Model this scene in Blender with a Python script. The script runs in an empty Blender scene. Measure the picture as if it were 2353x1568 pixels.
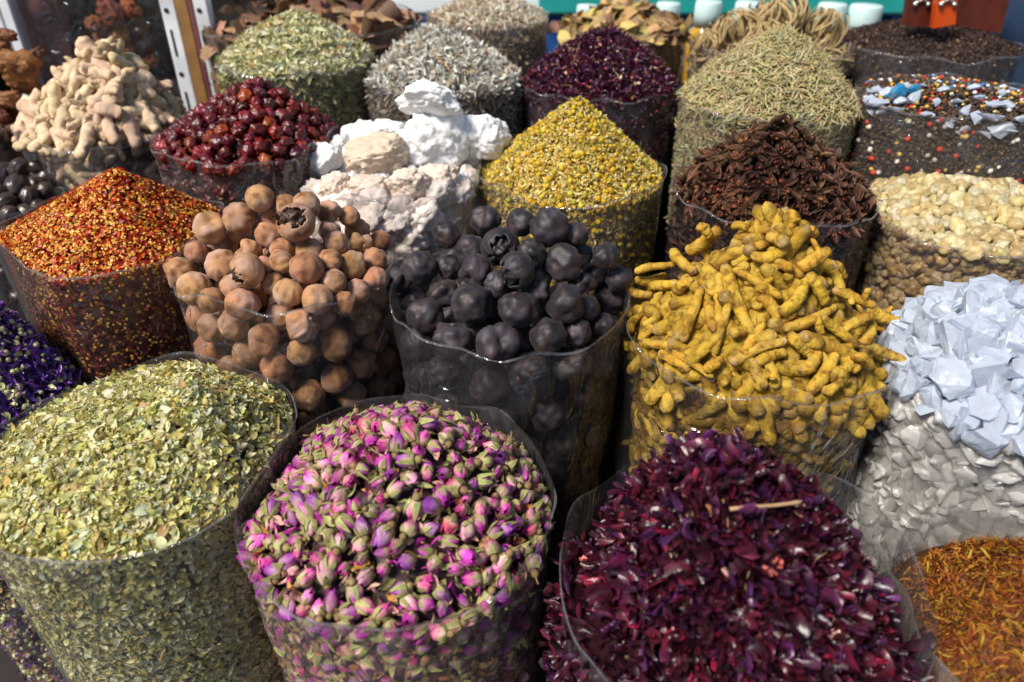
import bpy, bmesh, math, random
import numpy as np
from mathutils import Vector, Matrix, noise as mnoise
rng = np.random.default_rng(7); random.seed(7)
PI = math.pi
sc = bpy.context.scene
COL = sc.collection

# ------------------------------------------------------------------ camera
PITCH = math.radians(33); F = 1700.0; CAM = np.array([0, 0, 1.35])
FW = np.array([0, math.cos(PITCH), -math.sin(PITCH)]); UP = np.array([0, math.sin(PITCH), math.cos(PITCH)]); RT = np.array([1.0, 0, 0])
def ray(px, py): return RT * (px - 1176.5) / F + UP * (784 - py) / F + FW
def at_depth(px, py, z): return CAM + ray(px, py) * z
def at_y(px, py, Y):
    d = ray(px, py); return CAM + d * (Y / d[1])
def depth(p): return float(np.dot(np.asarray(p) - CAM, FW))
cam = bpy.data.cameras.new('camera'); co = bpy.data.objects.new('camera', cam); COL.objects.link(co)
co.location = CAM; co.rotation_euler = (PI / 2 - PITCH, 0, 0)
cam.sensor_width = 36; cam.lens = 36 * F / 2353; cam.clip_end = 200; cam.clip_start = .01
cam.dof.use_dof = True; cam.dof.focus_distance = .81; cam.dof.aperture_fstop = 4.0
sc.camera = co

# ------------------------------------------------------------------ materials
def new_mat(name):
    m = bpy.data.materials.new(name); m.use_nodes = True; nt = m.node_tree; nt.nodes.clear()
    return m, nt, nt.nodes.new, nt.links.new
def mat(name, rough=.6, spec=.35, trans=0., nscale=60, namt=.35, bscale=300, bstr=.15, bdist=.001, randv=.25, randh=.02, sheen=0., detail=5,
        dark=None, light=None, dscale=40, dlo=.55, dhi=.65, damt=.8, sss=0., transm=0., coat=0.):
    m, nt, N, L = new_mat(name)
    out = N('ShaderNodeOutputMaterial'); p = N('ShaderNodeBsdfPrincipled')
    at = N('ShaderNodeAttribute'); at.attribute_name = 'Col'
    tc = N('ShaderNodeTexCoord'); oi = N('ShaderNodeObjectInfo')
    vadd = N('ShaderNodeVectorMath'); vadd.operation = 'ADD'; gp = N('ShaderNodeNewGeometry'); L(gp.outputs['Position'], vadd.inputs[0])
    mul = N('ShaderNodeMath'); mul.operation = 'MULTIPLY'; L(oi.outputs['Random'], mul.inputs[0]); mul.inputs[1].default_value = 17.0
    L(mul.outputs[0], vadd.inputs[1])
    hs = N('ShaderNodeHueSaturation'); L(at.outputs['Color'], hs.inputs['Color'])
    mv = N('ShaderNodeMapRange'); L(oi.outputs['Random'], mv.inputs[0]); mv.inputs[3].default_value = 1 - randv; mv.inputs[4].default_value = 1 + randv
    L(mv.outputs[0], hs.inputs['Value'])
    fr = N('ShaderNodeMath'); fr.operation = 'FRACT'; L(mul.outputs[0], fr.inputs[0])
    mh = N('ShaderNodeMapRange'); L(fr.outputs[0], mh.inputs[0]); mh.inputs[3].default_value = .5 - randh; mh.inputs[4].default_value = .5 + randh
    L(mh.outputs[0], hs.inputs['Hue'])
    nz = N('ShaderNodeTexNoise'); nz.inputs['Scale'].default_value = nscale; nz.inputs['Detail'].default_value = detail; L(vadd.outputs[0], nz.inputs['Vector'])
    mr = N('ShaderNodeMapRange'); L(nz.outputs['Fac'], mr.inputs[0]); mr.inputs[1].default_value = .3; mr.inputs[2].default_value = .7
    mr.inputs[3].default_value = 1 - namt; mr.inputs[4].default_value = 1 + namt
    mx = N('ShaderNodeVectorMath'); mx.operation = 'SCALE'; L(hs.outputs['Color'], mx.inputs[0]); L(mr.outputs[0], mx.inputs['Scale'])
    colsock = mx.outputs[0]
    for c, off in ((dark, 0), (light, 3.7)):
        if c is None: continue
        n2 = N('ShaderNodeTexNoise'); n2.inputs['Scale'].default_value = dscale * (1 if off == 0 else .45); n2.inputs['Detail'].default_value = 6
        va = N('ShaderNodeVectorMath'); va.operation = 'ADD'; L(vadd.outputs[0], va.inputs[0]); va.inputs[1].default_value = (off, off, off)
        L(va.outputs[0], n2.inputs['Vector'])
        r2 = N('ShaderNodeMapRange'); L(n2.outputs['Fac'], r2.inputs[0]); r2.inputs[1].default_value = dlo; r2.inputs[2].default_value = dhi
        r2.inputs[3].default_value = 0; r2.inputs[4].default_value = damt
        mm = N('ShaderNodeMix'); mm.data_type = 'RGBA'; L(r2.outputs[0], mm.inputs[0]); L(colsock, mm.inputs[6]); mm.inputs[7].default_value = (*c, 1)
        colsock = mm.outputs[2]
    L(colsock, p.inputs['Base Color'])
    p.inputs['Roughness'].default_value = rough; p.inputs['Specular IOR Level'].default_value = spec
    p.inputs['Coat Weight'].default_value = coat; p.inputs['Coat Roughness'].default_value = .25
    p.inputs['Sheen Weight'].default_value = sheen; p.inputs['Sheen Roughness'].default_value = .4
    if transm: p.inputs['Transmission Weight'].default_value = transm; p.inputs['IOR'].default_value = 1.4
    if sss:
        p.inputs['Subsurface Weight'].default_value = sss; p.inputs['Subsurface Radius'].default_value = (.012, .012, .012); p.inputs['Subsurface Scale'].default_value = 1
    if bstr:
        b = N('ShaderNodeBump'); b.inputs['Strength'].default_value = bstr; b.inputs['Distance'].default_value = bdist
        nb = N('ShaderNodeTexNoise'); nb.inputs['Scale'].default_value = bscale; nb.inputs['Detail'].default_value = 4; L(vadd.outputs[0], nb.inputs['Vector'])
        L(nb.outputs['Fac'], b.inputs['Height']); L(b.outputs[0], p.inputs['Normal'])
    s = p.outputs[0]
    if trans:
        t = N('ShaderNodeBsdfTranslucent'); L(colsock, t.inputs['Color']); ms = N('ShaderNodeMixShader'); ms.inputs[0].default_value = trans
        L(s, ms.inputs[1]); L(t.outputs[0], ms.inputs[2]); s = ms.outputs[0]
    L(s, out.inputs[0]); return m
def plain(name, col, rough=.5, metal=0., spec=.4, nscale=20, namt=.15, bstr=.1, bscale=80):
    m, nt, N, L = new_mat(name)
    out = N('ShaderNodeOutputMaterial'); p = N('ShaderNodeBsdfPrincipled'); tc = N('ShaderNodeTexCoord')
    nz = N('ShaderNodeTexNoise'); nz.inputs['Scale'].default_value = nscale; nz.inputs['Detail'].default_value = 6; L(tc.outputs['Object'], nz.inputs['Vector'])
    mr = N('ShaderNodeMapRange'); L(nz.outputs['Fac'], mr.inputs[0]); mr.inputs[1].default_value = .3; mr.inputs[2].default_value = .7
    mr.inputs[3].default_value = 1 - namt; mr.inputs[4].default_value = 1 + namt
    mx = N('ShaderNodeVectorMath'); mx.operation = 'SCALE'; mx.inputs[0].default_value = col; L(mr.outputs[0], mx.inputs['Scale'])
    L(mx.outputs[0], p.inputs['Base Color']); p.inputs['Roughness'].default_value = rough; p.inputs['Metallic'].default_value = metal; p.inputs['Specular IOR Level'].default_value = spec
    b = N('ShaderNodeBump'); b.inputs['Strength'].default_value = bstr; b.inputs['Distance'].default_value = .002
    nb = N('ShaderNodeTexNoise'); nb.inputs['Scale'].default_value = bscale; L(tc.outputs['Object'], nb.inputs['Vector']); L(nb.outputs['Fac'], b.inputs['Height']); L(b.outputs[0], p.inputs['Normal'])
    L(p.outputs[0], out.inputs[0]); return m
def film(name, haze=.05, hcol=(.75, .75, .82), gloss=1., rough=.09, tint=(.90, .89, .88), edge=False):
    """thin clear plastic: see-through, milky where creased, glossy"""
    m, nt, N, L = new_mat(name)
    out = N('ShaderNodeOutputMaterial'); tc = N('ShaderNodeTexCoord')
    tr = N('ShaderNodeBsdfTransparent'); tr.inputs[0].default_value = (*tint, 1)
    df = N('ShaderNodeBsdfDiffuse'); df.inputs[0].default_value = (*hcol, 1); tl = N('ShaderNodeBsdfTranslucent'); tl.inputs[0].default_value = (*hcol, 1)
    mt = N('ShaderNodeMixShader'); mt.inputs[0].default_value = .45; L(df.outputs[0], mt.inputs[1]); L(tl.outputs[0], mt.inputs[2])
    mp = N('ShaderNodeMapping'); L(tc.outputs['Object'], mp.inputs[0]); mp.inputs['Scale'].default_value = (1, 1, .55)
    n1 = N('ShaderNodeTexNoise'); n1.inputs['Scale'].default_value = 26; n1.inputs['Detail'].default_value = 6; n1.inputs['Distortion'].default_value = 1.2; L(mp.outputs[0], n1.inputs['Vector'])
    r1 = N('ShaderNodeMapRange'); L(n1.outputs['Fac'], r1.inputs[0]); r1.inputs[1].default_value = .35; r1.inputs[2].default_value = .75
    r1.inputs[3].default_value = haze * .4; r1.inputs[4].default_value = haze * 1.9
    lw = N('ShaderNodeLayerWeight'); lw.inputs['Blend'].default_value = .25
    ad = N('ShaderNodeMath'); ad.operation = 'MULTIPLY_ADD'; L(lw.outputs['Facing'], ad.inputs[0]); ad.inputs[1].default_value = haze * 1.6; L(r1.outputs[0], ad.inputs[2])
    m1 = N('ShaderNodeMixShader'); L(ad.outputs[0], m1.inputs[0]); L(tr.outputs[0], m1.inputs[1]); L(mt.outputs[0], m1.inputs[2])
    gl = N('ShaderNodeBsdfGlossy'); gl.inputs['Roughness'].default_value = rough
    b = N('ShaderNodeBump'); b.inputs['Strength'].default_value = 1.; b.inputs['Distance'].default_value = .016
    n2 = N('ShaderNodeTexNoise'); n2.inputs['Scale'].default_value = 26; n2.inputs['Detail'].default_value = 3; n2.inputs['Distortion'].default_value = 1.5; L(mp.outputs[0], n2.inputs['Vector'])
    s5 = N('ShaderNodeMath'); s5.operation = 'SUBTRACT'; L(n2.outputs['Fac'], s5.inputs[0]); s5.inputs[1].default_value = .5
    ab = N('ShaderNodeMath'); ab.operation = 'ABSOLUTE'; L(s5.outputs[0], ab.inputs[0])      # sharp crease lines
    mixh = N('ShaderNodeMath'); mixh.operation = 'MULTIPLY_ADD'; L(n2.outputs['Fac'], mixh.inputs[0]); mixh.inputs[1].default_value = .5; L(ab.outputs[0], mixh.inputs[2])
    L(mixh.outputs[0], b.inputs['Height']); L(b.outputs[0], gl.inputs['Normal'])
    fz = N('ShaderNodeLayerWeight'); fz.inputs['Blend'].default_value = .5; L(b.outputs[0], fz.inputs['Normal'])
    fp = N('ShaderNodeMath'); fp.operation = 'POWER'; L(fz.outputs['Facing'], fp.inputs[0]); fp.inputs[1].default_value = 4.5
    fm = N('ShaderNodeMath'); fm.operation = 'MULTIPLY_ADD'; L(fp.outputs[0], fm.inputs[0]); fm.inputs[1].default_value = .75 * gloss; fm.inputs[2].default_value = .07 * gloss; fm.use_clamp = True
    m2 = N('ShaderNodeMixShader'); L(fm.outputs[0], m2.inputs[0]); L(m1.outputs[0], m2.inputs[1]); L(gl.outputs[0], m2.inputs[2])
    L(m2.outputs[0], out.inputs[0]); return m

M = {}
M['leaf'] = mat('dry_leaf', .55, .4, randv=0, randh=0, trans=.25, namt=.12, bstr=.05)
M['petal'] = mat('rose_petal', .5, .4, trans=.2, nscale=250, namt=.22, bscale=500, bstr=.25, randv=.2, randh=.03)
M['calyx'] = mat('rose_calyx', .65, .25, trans=.1, nscale=200, namt=.3, randv=.2)
M['hib'] = mat('hibiscus_petal', .33, .6, trans=.07, nscale=160, namt=.4, bscale=260, bstr=.5, randv=.22, randh=.02)
M['thread'] = mat('dry_thread', .6, .3, randv=0, randh=0, trans=.2, namt=.15, bstr=0)
M['flake'] = mat('chilli_flake', .45, .5, randv=0, randh=0, trans=.2, namt=.15, bstr=0)
M['lime'] = mat('tan_lime_skin', .78, .2, nscale=60, namt=.25, bscale=1100, bstr=.5, bdist=.0006, randv=.16, randh=.012, dark=(.10, .032, .012), light=(.52, .34, .27), dscale=75, dlo=.47, dhi=.66, damt=.75, sheen=.12)
M['black'] = mat('black_lime_skin', .5, .45, nscale=60, namt=.5, bscale=800, bstr=.55, bdist=.0008, randv=.3, randh=.03, dark=(.060, .026, .014), light=(.075, .060, .080), dscale=60, dlo=.5, dhi=.66, damt=.5, sheen=.06)
M['turm'] = mat('turmeric_skin', .75, .2, nscale=90, namt=.28, bscale=260, bstr=1., bdist=.0022, randv=.2, randh=.010, dark=(.14, .062, .014), light=(.56, .37, .06), dscale=120, dlo=.50, dhi=.62, damt=.75)
M['ging'] = mat('ginger_skin', .8, .2, nscale=70, namt=.2, bscale=200, bstr=.5, bdist=.002, randv=.12, dark=(.34, .2, .09), dscale=90, dlo=.56, dhi=.7, damt=.6)
M['salt'] = mat('salt_crystal', .3, .5, trans=.42, nscale=90, namt=.06, bscale=140, bstr=.4, bdist=.003, randv=.05, randh=.0)
M['gum'] = mat('frankincense_tear', .36, .5, trans=.42, nscale=150, namt=.2, bscale=250, bstr=.5, bdist=.0015, randv=.14, randh=.01, dark=(.42, .27, .14), dscale=120, dlo=.56, dhi=.72, damt=.6)
M['hip'] = mat('rosehip_skin', .38, .45, nscale=90, namt=.4, bscale=200, bstr=.5, bdist=.002, randv=.45, randh=.018, dark=(.06, .006, .006), dscale=60, dlo=.46, dhi=.62, damt=.7, coat=.12)
M['nut'] = mat('nutmeg_shell', .35, .5, nscale=60, namt=.4, bscale=150, bstr=.3, randv=.25, coat=.2)
M['anise'] = mat('star_anise_pod', .6, .35, nscale=200, namt=.4, bscale=400, bstr=.5, randv=.4, randh=.012)
M['chunk'] = mat('white_chunk_stone', .8, .2, trans=.08, nscale=50, namt=.06, bscale=70, bstr=.9, bdist=.005, randv=.03, randh=0, dark=(.62, .47, .34), dscale=28, dlo=.60, dhi=.78, damt=.6)
M['bark'] = mat('dry_bark', .6, .35, nscale=40, namt=.35, bscale=120, bstr=.5, randv=.25, trans=.05)
M['grain'] = mat('fine_grain', .7, .3, randv=0, randh=0, namt=.1, bstr=0)
M['film'] = film('clear_plastic_film')
M['film_dark'] = film('clear_plastic_film_thin', haze=.02, gloss=.9)
M['film_smoke'] = film('dark_tint_plastic_film', haze=.03, gloss=1., tint=(.72, .70, .70))  # tinted darker than the other films, for the black limes
M['film_milky'] = film('milky_plastic_film', haze=.22, hcol=(.78, .75, .72))
M['rim'] = film('plastic_rim_edge', haze=.13, gloss=1.1)

# ------------------------------------------------------------------ mesh helpers (numpy)
class T:                                    # a small template mesh: vertices, loops, loop counts, colours
    def __init__(s, V, faces, C=None, smooth=True):
        s.V = np.array(V, float); s.cnt = np.array([len(f) for f in faces], np.int32)
        s.lp = np.array([i for f in faces for i in f], np.int32)
        s.C = np.ones((len(s.V), 3)) if C is None else np.broadcast_to(np.array(C, float), (len(s.V), 3)).copy()
        s.smooth = smooth; s.mesh = {}
def join(*ts):
    r = T.__new__(T); off = 0; V, L, K, C = [], [], [], []
    for t in ts:
        V.append(t.V); L.append(t.lp + off); K.append(t.cnt); C.append(t.C); off += len(t.V)
    r.V = np.concatenate(V); r.lp = np.concatenate(L); r.cnt = np.concatenate(K); r.C = np.concatenate(C); r.smooth = ts[0].smooth; r.mesh = {}
    return r
def to_mesh(name, V, lp, cnt, C, m, smooth=True):
    me = bpy.data.meshes.new(name); nv = len(V)
    me.vertices.add(nv); me.vertices.foreach_set('co', np.ascontiguousarray(V, np.float32).ravel())
    me.loops.add(len(lp)); me.loops.foreach_set('vertex_index', lp.astype(np.int32))
    me.polygons.add(len(cnt)); st = np.zeros(len(cnt), np.int32); st[1:] = np.cumsum(cnt)[:-1]
    me.polygons.foreach_set('loop_start', st)
    me.polygons.foreach_set('use_smooth', np.full(len(cnt), smooth, bool))
    a = me.attributes.new('Col', 'FLOAT_COLOR', 'POINT')
    a.data.foreach_set('color', np.concatenate([np.clip(C, 0, 2), np.ones((nv, 1))], 1).astype(np.float32).ravel())
    me.materials.append(m); me.update(calc_edges=True); me.validate()
    return me
def tmesh(t, name, m):
    if name not in t.mesh: t.mesh[name] = to_mesh(name, t.V, t.lp, t.cnt, t.C, m, t.smooth)
    return t.mesh[name]
def frames(Nv, tilt=.3, tang=None):
    """rotation matrices whose z axis is near Nv, spun at random (or x near tang)"""
    n = len(Nv); Z = Nv + rng.normal(0, tilt, (n, 3)); Z /= np.linalg.norm(Z, axis=1)[:, None]
    a = rng.normal(0, 1, (n, 3)) if tang is None else tang + rng.normal(0, .25, (n, 3))
    X = a - (a * Z).sum(1)[:, None] * Z; X /= np.linalg.norm(X, axis=1)[:, None]
    Y = np.cross(Z, X); return np.stack([X, Y, Z], 2)
class Mass:                                  # merges scattered templates into one mesh
    def __init__(s): s.V, s.L, s.K, s.C, s.off = [], [], [], [], 0
    def add(s, t, P, R, S, col):
        P = np.asarray(P); m = len(P)
        if m == 0: return
        S = np.broadcast_to(np.asarray(S, float).reshape(len(np.atleast_1d(S)), -1), (m, 3)) if np.ndim(S) else np.full((m, 3), S)
        V = np.einsum('mij,mnj->mni', R, t.V[None] * S[:, None]) + P[:, None]
        n = len(t.V); col = np.broadcast_to(np.asarray(col, float), (m, 3))
        s.V.append(V.reshape(-1, 3)); s.C.append((t.C[None] * col[:, None]).reshape(-1, 3))
        s.L.append((t.lp[None] + (np.arange(m) * n)[:, None]).ravel() + s.off); s.K.append(np.tile(t.cnt, m)); s.off += m * n
    def raw(s, t):
        s.V.append(t.V); s.C.append(t.C); s.L.append(t.lp + s.off); s.K.append(t.cnt); s.off += len(t.V)
    def build(s, name, m, smooth=True):
        me = to_mesh(name, np.concatenate(s.V), np.concatenate(s.L), np.concatenate(s.K), np.concatenate(s.C), m, smooth)
        o = bpy.data.objects.new(name, me); COL.objects.link(o); return o
def tag(o, label=None, cat=None, group=None, kind=None):
    if label: o['label'] = label
    if cat: o['category'] = cat
    if group: o['group'] = group
    if kind: o['kind'] = kind
    return o
def obj(name, me, parent=None):
    o = bpy.data.objects.new(name, me); COL.objects.link(o)
    if parent: o.parent = parent
    return o
def grid_faces(nu, nv, wrap=False):
    f = []
    for i in range(nu - 1):
        for j in range(nv if wrap else nv - 1):
            k = (j + 1) % nv; f.append((i * nv + j, i * nv + k, (i + 1) * nv + k, (i + 1) * nv + j))
    return f
def nz(v, s, seed=0): return mnoise.noise(Vector((v[0] * s + seed * 7.3, v[1] * s - seed * 3.1, v[2] * s + seed * 5.7)))
def ico(sub):
    bm = bmesh.new(); bmesh.ops.create_icosphere(bm, subdivisions=sub, radius=1)
    V = np.array([v.co[:] for v in bm.verts]); Fc = [tuple(v.index for v in f.verts) for f in bm.faces]; bm.free(); return V, Fc
def tube(pts, rad, ns=8, col=(1, 1, 1)):
    pts = np.array(pts, float); n = len(pts); tg = np.gradient(pts, axis=0); tg /= np.linalg.norm(tg, axis=1)[:, None] + 1e-9
    u = np.array([0, 0, 1.0]) if abs(tg[0][2]) < .9 else np.array([1.0, 0, 0]); V = []
    for i in range(n):
        u = u - tg[i] * np.dot(u, tg[i]); u /= np.linalg.norm(u); w = np.cross(tg[i], u)
        for k in range(ns):
            a = 2 * PI * k / ns; V.append(pts[i] + rad[i] * (math.cos(a) * u + math.sin(a) * w))
    f = grid_faces(n, ns, True); f.append(tuple(range(ns))[::-1]); f.append(tuple(range((n - 1) * ns, n * ns)))
    C = np.repeat(np.broadcast_to(np.array(col, float), (n, 3)), ns, 0); return T(V, f, C)
def patch(fn, nu, nv, cf=None):
    V, C = [], []
    for i in range(nu):
        for j in range(nv):
            u, v = i / (nu - 1), j / (nv - 1); V.append(fn(u, v)); C.append(cf(u, v) if cf else (1, 1, 1))
    return T(V, grid_faces(nu, nv), C)

# ------------------------------------------------------------------ templates (metres)
def t_leaf(asp=.5, curl=.25, fold=.15, nu=5, bend=0., seed=0):
    def fn(u, v):
        w = asp * .5 * math.sin(PI * min(1, u * .96 + .03)) ** .75
        y = (v - .5) * 2 * w; x = u - .5
        return (x, y + bend * math.sin(PI * u), curl * (x * x - .1) * 2 + fold * abs(v - .5) * 2 * w * 3 + .05 * math.sin(7 * u + seed + 3 * v))
    return patch(fn, nu, 3, lambda u, v: (1., 1., 1.) if abs(v - .5) > .1 else (1.1, 1.08, 1.0))
LEAF = [t_leaf(.52, .3, .2, 5, .02), t_leaf(.6, -.3, .1, 5, -.03, 1), t_leaf(.42, .5, .3, 5, .05, 2), t_leaf(.55, .15, -.2, 5, 0, 3)]
LANCE = [t_leaf(.26, .3, .2, 5, .05), t_leaf(.32, -.35, .3, 5, -.04, 1), t_leaf(.22, .5, -.3, 5, .08, 2)]
def t_disc(n=7, asp=.8, bulge=.12):
    V = [(0, 0, bulge)]; V += [(.5 * math.cos(2 * PI * k / n) * random.uniform(.85, 1.1), .5 * asp * math.sin(2 * PI * k / n) * random.uniform(.85, 1.1), 0) for k in range(n)]
    return T(V, [(0, 1 + k, 1 + (k + 1) % n) for k in range(n)])
SEED = [t_disc() for _ in range(3)]
def t_flake():
    n = random.choice((4, 5, 6)); r = [random.uniform(.28, .55) for _ in range(n)]; b = random.uniform(-.3, .3)
    V = [(r[k] * math.cos(2 * PI * k / n), r[k] * math.sin(2 * PI * k / n) * .8, b * math.cos(4 * PI * k / n) * .5) for k in range(n)] + [(0, 0, random.uniform(-.1, .1))]
    return T(V, [(k, (k + 1) % n, n) for k in range(n)], smooth=False)
FLAKE = [t_flake() for _ in range(6)]
def t_needle(w=.08, bend=.15, n=5, ns=4, s=0):
    return tube([(i / (n - 1) - .5, bend * math.sin(PI * i / (n - 1)) + .04 * math.sin(5 * i + s), bend * .5 * math.sin(2.2 * i + s)) for i in range(n)], [w * .5 * (.35 + .65 * math.sin(PI * (.12 + .76 * i / (n - 1)))) for i in range(n)], ns)
NEEDLE = [t_needle(.085, random.uniform(-.2, .2), s=k) for k in range(5)]
STALK = [t_needle(.022, random.uniform(-.12, .12), 7, 4, k) for k in range(4)]
def t_strip(w=.3, tw=1.5, curl=1.2, nu=9, nv=4, seed=0, ruff=.08, cup=.7):
    r = random.Random(seed); a0 = r.uniform(0, 6); b0 = r.uniform(0, 6)
    pts = []; p = np.zeros(3); d = np.array([1.0, 0, 0]); ang = 0
    for i in range(nu):
        pts.append(p.copy()); ang += curl * (.5 + .5 * math.sin(i * .9 + a0)) * 1.3 / nu
        d = np.array([math.cos(ang), .35 * math.sin(i * .7 + b0), math.sin(ang)]); p = p + d / np.linalg.norm(d) / (nu - 1)
    pts = np.array(pts); pts -= pts.mean(0); V, C = [], []
    for i in range(nu):
        u = i / (nu - 1); ww = w * .5 * (.25 + .75 * math.sin(PI * (.1 + .75 * u)) ** .8)
        tg = pts[min(i + 1, nu - 1)] - pts[max(i - 1, 0)]; tg /= np.linalg.norm(tg)
        s = np.cross(tg, (0, 0, 1)); s /= np.linalg.norm(s) + 1e-6; n2 = np.cross(s, tg); a = tw * (u - .5) + .3 * math.sin(4 * u + a0)
        S = math.cos(a) * s + math.sin(a) * n2; Nn = np.cross(S, tg)
        for j in range(nv):
            v = j / (nv - 1) * 2 - 1
            V.append(pts[i] + S * v * ww + Nn * (ww * cup * v * v + ruff * math.sin(9 * u + 3 * v + b0) * abs(v)))
            e = abs(v); C.append((.85 + .45 * e ** 3,) * 3)
    return T(V, grid_faces(nu, nv), C)
STRIP = [t_strip(random.uniform(.09, .24), random.uniform(-3.5, 3.5), random.uniform(1.0, 5.5), 13, 5, seed=k, ruff=.07, cup=random.uniform(.4, 1.0)) for k in range(12)]
HSTRIP = []
for t in STRIP[:]:
    q = T(t.V, [(0, 1, 2)]); q.lp, q.cnt = t.lp, t.cnt; e = (t.C[:, :1] - .85) / .45; q.C = np.concatenate([.75 + 1.5 * e, .8 + .6 * e, .75 + 1.3 * e], 1); HSTRIP.append(q)
NARROW = [t_strip(random.uniform(.12, .2), random.uniform(-2, 2), random.uniform(.5, 2.6), 7, 3, seed=40 + k, ruff=.03) for k in range(8)]
def t_blob(sub=2, sq=(1, 1, 1), amp=.2, fr=1.5, seed=0, col=None):
    V, Fc = ico(sub); V = np.array([v * (1 + amp * nz(v, fr, seed) + amp * .4 * nz(v, fr * 2.7, seed + 3)) for v in V]) * np.array(sq)
    return T(V * .5, Fc, col)
DOME = [t_blob(1, (1, 1, .85), .15, 2, k) for k in range(3)]
BEAD = [t_blob(1, (1, .9, .8), .25, 1.6, k) for k in range(5)]
# -- dried limes
def t_lime(seed, dents=1, groove=.02, wr=.03, sub=4):
    r = random.Random(seed); V, Fc = ico(sub); out = []; C = []
    k = r.choice((8, 9, 10)); ds = []
    for _ in range(dents):
        d = Vector((r.gauss(0, 1), r.gauss(0, 1), r.gauss(0, 1))).normalized(); ds.append((d, r.uniform(.14, .40), r.uniform(.25, .6)))
    ph = r.uniform(0, 6); sq = r.uniform(.88, 1.0)
    for v in V:
        lat = math.hypot(v[0], v[1]); az = math.atan2(v[1], v[0]); R = 1 + groove * lat * (abs(math.cos(az * k / 2 + ph)) - .6) * (1.3 if v[2] > 0 else .6)
        R += wr * nz(v, 1.8, seed) + wr * .4 * nz(v, 5, seed + 1) + wr * .22 * abs(nz(v, 9, seed + 2))
        c = 1.
        for d, dep, w in ds:
            a = math.acos(max(-1, min(1, float(np.dot(v, d)))))
            R -= dep * math.exp(-(a / w) ** 2) ; R += dep * .18 * math.exp(-((a - w * 1.6) / (w * .5)) ** 2)
        pole = math.exp(-((1 - v[2]) / .02)); R -= .05 * math.exp(-((1 - v[2]) / .03))
        out.append(v * R * np.array([1, 1, sq])); C.append((c, c, c))
    return np.array(out) * .5, Fc, sq * .5 * .97
def lime_templates(n, col, **k):
    res = []
    for s in range(n):
        V, Fc, top = t_lime(s + 11, dents=k.get('dents', lambda q: 1)(s), groove=k.get('groove', .03), wr=k.get('wr', .03))
        t = T(V, Fc, col); res.append((t, top))
    return res
def t_scar(col):
    V = [(0, 0, .02)]; n = 10
    for j, (r, z) in enumerate(((.03, .028), (.05, .012), (.075, -.012))):
        for q in range(n):
            a = 2 * PI * q / n; V.append((r * math.cos(a) * (1 + .2 * math.sin(3 * a)), r * math.sin(a), z))
    f = [(0, 1 + q, 1 + (q + 1) % n) for q in range(n)]
    for j in range(2): f += [(1 + j * n + q, 1 + (j + 1) * n + q, 1 + (j + 1) * n + (q + 1) % n, 1 + j * n + (q + 1) % n) for q in range(n)]
    return T(V, f, col)
def t_cracked(seed, hole=.75, col=(1, 1, 1), lo=.2):
    """lime shell with a ragged hole around +z: two skins joined at the broken edge"""
    V, Fc, _ = t_lime(seed, 0, .03, .04, 5); Vn = V / np.linalg.norm(V, axis=1)[:, None]
    keep = []
    for f in Fc:
        c = Vn[list(f)].mean(0); a = math.acos(max(-1, min(1, c[2]))); az = math.atan2(c[1], c[0])
        if a > hole * (1 + .35 * math.sin(2 * az + seed) + .5 * nz(c, 3.2, seed) + .25 * nz(c, 9, seed)): keep.append(f)
    used = sorted({i for f in keep for i in f}); mp = {u: i for i, u in enumerate(used)}; n = len(used); V = V[used]
    fo = [tuple(mp[i] for i in f) for f in keep]; fi = [tuple(n + i for i in f[::-1]) for f in fo]
    cnt = {}
    for f in fo:
        for a, b in zip(f, f[1:] + f[:1]): cnt[(a, b)] = 1
    ed = [(a, b) for a, b in cnt if (b, a) not in cnt]
    Vi = V * .9; C = np.concatenate([np.broadcast_to(np.array(col), (n, 3)), np.broadcast_to(np.array(col) * lo, (n, 3))])
    return T(np.concatenate([V, Vi]), fo + fi + [(b, a, n + a, n + b) for a, b in ed], C)
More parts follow.
